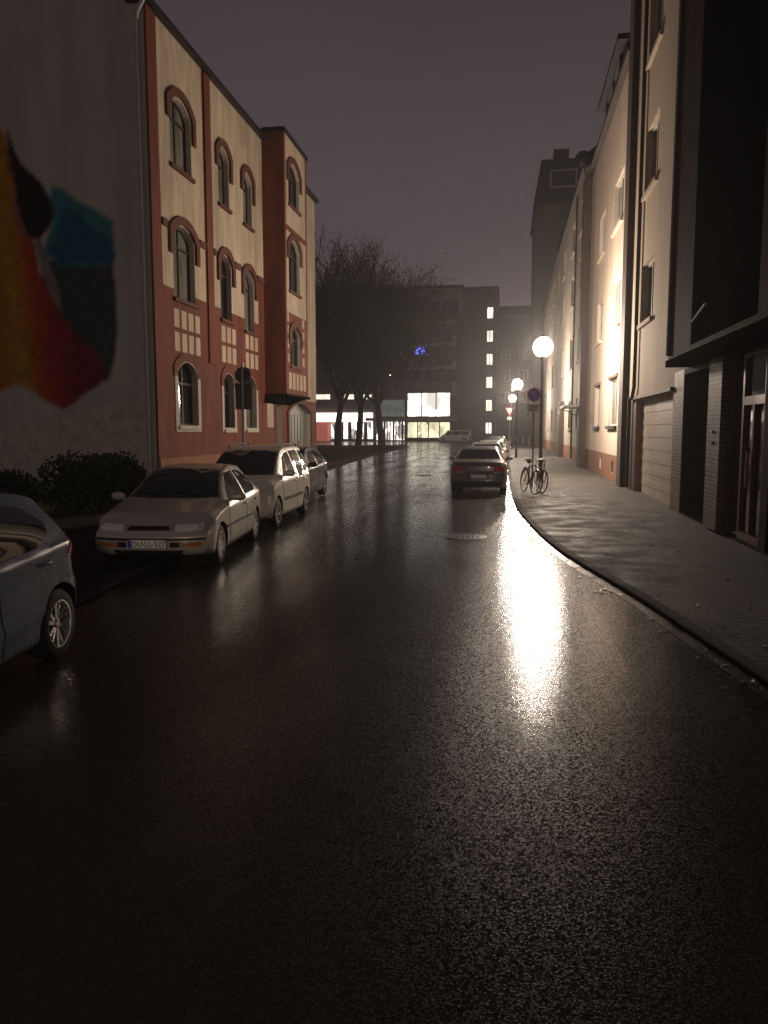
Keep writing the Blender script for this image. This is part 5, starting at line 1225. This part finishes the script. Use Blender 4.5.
# ------------------------------------------------------------------ trees
def tree(seed, H):
    r = random.Random(seed); mb = MB(); lf = MB()
    def grow(p, d, L_, rad, lvl):
        pts = [p]; n = 4 if lvl < 3 else 3; dd = d.copy()
        for i in range(n):
            dd = (dd + Vector((r.gauss(0, .09), r.gauss(0, .09), r.gauss(.03, .07))) * (1 + lvl * .35)).normalized()
            pts.append(pts[-1] + dd * L_ / n)
        mb.tube(pts, [rad * (1 - .4 * i / n) for i in range(n + 1)], 9 if lvl < 1 else (5 if lvl < 3 else 3), cap=lvl < 2)
        if lvl >= 3:
            for _ in range(1):
                q = pts[-1] + Vector((r.gauss(0, .35), r.gauss(0, .35), r.gauss(0, .35))); a = Vector((r.gauss(0, 1), r.gauss(0, 1), r.gauss(0, 1))).normalized(); b = a.orthogonal().normalized(); l = r.uniform(.08, .18)
                lf.add([q - a * l, q + b * l * .6, q + a * l, q - b * l * .6], [(0, 1, 2, 3)])
        if lvl >= 5: return
        k_ = {0: 6, 1: 5, 2: 4, 3: 3, 4: 3}[lvl]
        for i in range(k_):
            f = r.uniform(.4, 1.0) if lvl else r.uniform(.55, 1.0)
            j = min(int(f * n), n - 1); q = pts[j].lerp(pts[j + 1], f * n - j)
            a = r.uniform(.35, .9) if lvl else r.uniform(.35, 1.0)
            ax = dd.orthogonal().normalized(); ax.rotate(Matrix.Rotation(2 * math.pi * (i / k_) + r.uniform(-.5, .5), 3, dd))
            nd = (dd * math.cos(a) + ax * math.sin(a)); nd.z += .10; nd.normalize()
            grow(q, nd, L_ * r.uniform(.60, .82), max(.026, rad * r.uniform(.45, .6)), lvl + 1)
        grow(pts[-1], dd, L_ * .78, max(.026, rad * .58), lvl + 1)
    grow(Vector((0, 0, 0)), Vector((0, 0, 1)), H * .255, H * .0145, 0)
    return mb, lf
LAB = ['bare tree with the thicker trunk before the shop block', 'bare tree close beside the thicker trunked one', 'bare tree half hidden behind the end of the red house']
for i, (x, y, sd, hh) in enumerate(((-12.7, 78.0, 11, 31), (-15.6, 80.2, 12, 30), (-17.6, 79.2, 13, 32))):
    t = thing('bare_tree', LAB[i], 'tree', (x * K, y * K, .03), rnd.uniform(0, 6), group='bare trees before the shops')
    a, b = tree(sd, hh); a.build('trunk', M['bark'], t, 60); b.build('crown', M['twig'], t)

# ------------------------------------------------------------------ night air, sky, camera
hz = MB(); hz.box(-75, 75, -30, 165, -1.2, 36.5)
ho = hz.build('haze', [bpy.data.materials.new('night_air')]); tag(ho, None, None, kind='stuff')
hm = ho.data.materials[0]; hm.use_nodes = True; nt = hm.node_tree; nt.nodes.clear()
out = nt.nodes.new('ShaderNodeOutputMaterial'); pv = nt.nodes.new('ShaderNodeVolumePrincipled')
pv.inputs['Color'].default_value = (.92, .93, .95, 1); pv.inputs['Density'].default_value = .0011; pv.inputs['Anisotropy'].default_value = .65
nt.links.new(pv.outputs[0], out.inputs['Volume'])

wd = bpy.data.worlds.new('World'); sc.world = wd; wd.use_nodes = True
N = wd.node_tree.nodes; L = wd.node_tree.links; bg = N['Background']
tcw = N.new('ShaderNodeTexCoord'); sep = N.new('ShaderNodeSeparateXYZ'); L.new(tcw.outputs['Generated'], sep.inputs[0])
cr = N.new('ShaderNodeValToRGB'); e = cr.color_ramp.elements
e[0].position = 0.0; e[0].color = (.125, .092, .102, 1)
e[1].position = 1.0; e[1].color = (.034, .0258, .0295, 1)
x_ = e.new(.22); x_.color = (.084, .063, .069, 1)
x_ = e.new(.5); x_.color = (.048, .0365, .0412, 1)
L.new(sep.outputs[2], cr.inputs['Fac'])
nz = N.new('ShaderNodeTexNoise'); nz.inputs['Scale'].default_value = 2.2; nz.inputs['Detail'].default_value = 5; L.new(tcw.outputs['Generated'], nz.inputs['Vector'])
mr = N.new('ShaderNodeMapRange'); mr.inputs['To Min'].default_value = .8; mr.inputs['To Max'].default_value = 1.2; L.new(nz.outputs['Fac'], mr.inputs['Value'])
mx = N.new('ShaderNodeMix'); mx.data_type = 'RGBA'; mx.blend_type = 'MULTIPLY'; mx.inputs['Factor'].default_value = 1
L.new(cr.outputs['Color'], mx.inputs[6]); L.new(mr.outputs['Result'], mx.inputs[7]); L.new(mx.outputs[2], bg.inputs['Color'])
bg.inputs['Strength'].default_value = 1.0

cam = bpy.data.cameras.new('camera'); co = bpy.data.objects.new('camera', cam); COL.objects.link(co)
cam.sensor_fit = 'HORIZONTAL'; cam.sensor_width = 36; cam.lens = 36 * 770 / 768; cam.clip_end = 2000; cam.clip_start = .05
co.location = (0, 0, 1.65 * K)
pitch, yaw = R(6.0787), R(9.0977)
d = Vector((-math.sin(yaw) * math.cos(pitch), math.cos(yaw) * math.cos(pitch), -math.sin(pitch)))
co.rotation_euler = d.to_track_quat('-Z', 'Y').to_euler()
sc.camera = co
sc.view_settings.view_transform = 'Standard'; sc.view_settings.look = 'None'; sc.view_settings.exposure = 0; sc.view_settings.gamma = 1
sc.cycles.use_denoising = True; sc.cycles.denoising_prefilter = 'NONE'; sc.cycles.use_adaptive_sampling = False
sc.cycles.sample_clamp_indirect = 3.0
sc.cycles.max_bounces = 5; sc.cycles.diffuse_bounces = 3; sc.cycles.glossy_bounces = 3; sc.cycles.volume_bounces = 0
sc.cycles.caustics_reflective = False; sc.cycles.caustics_refractive = False
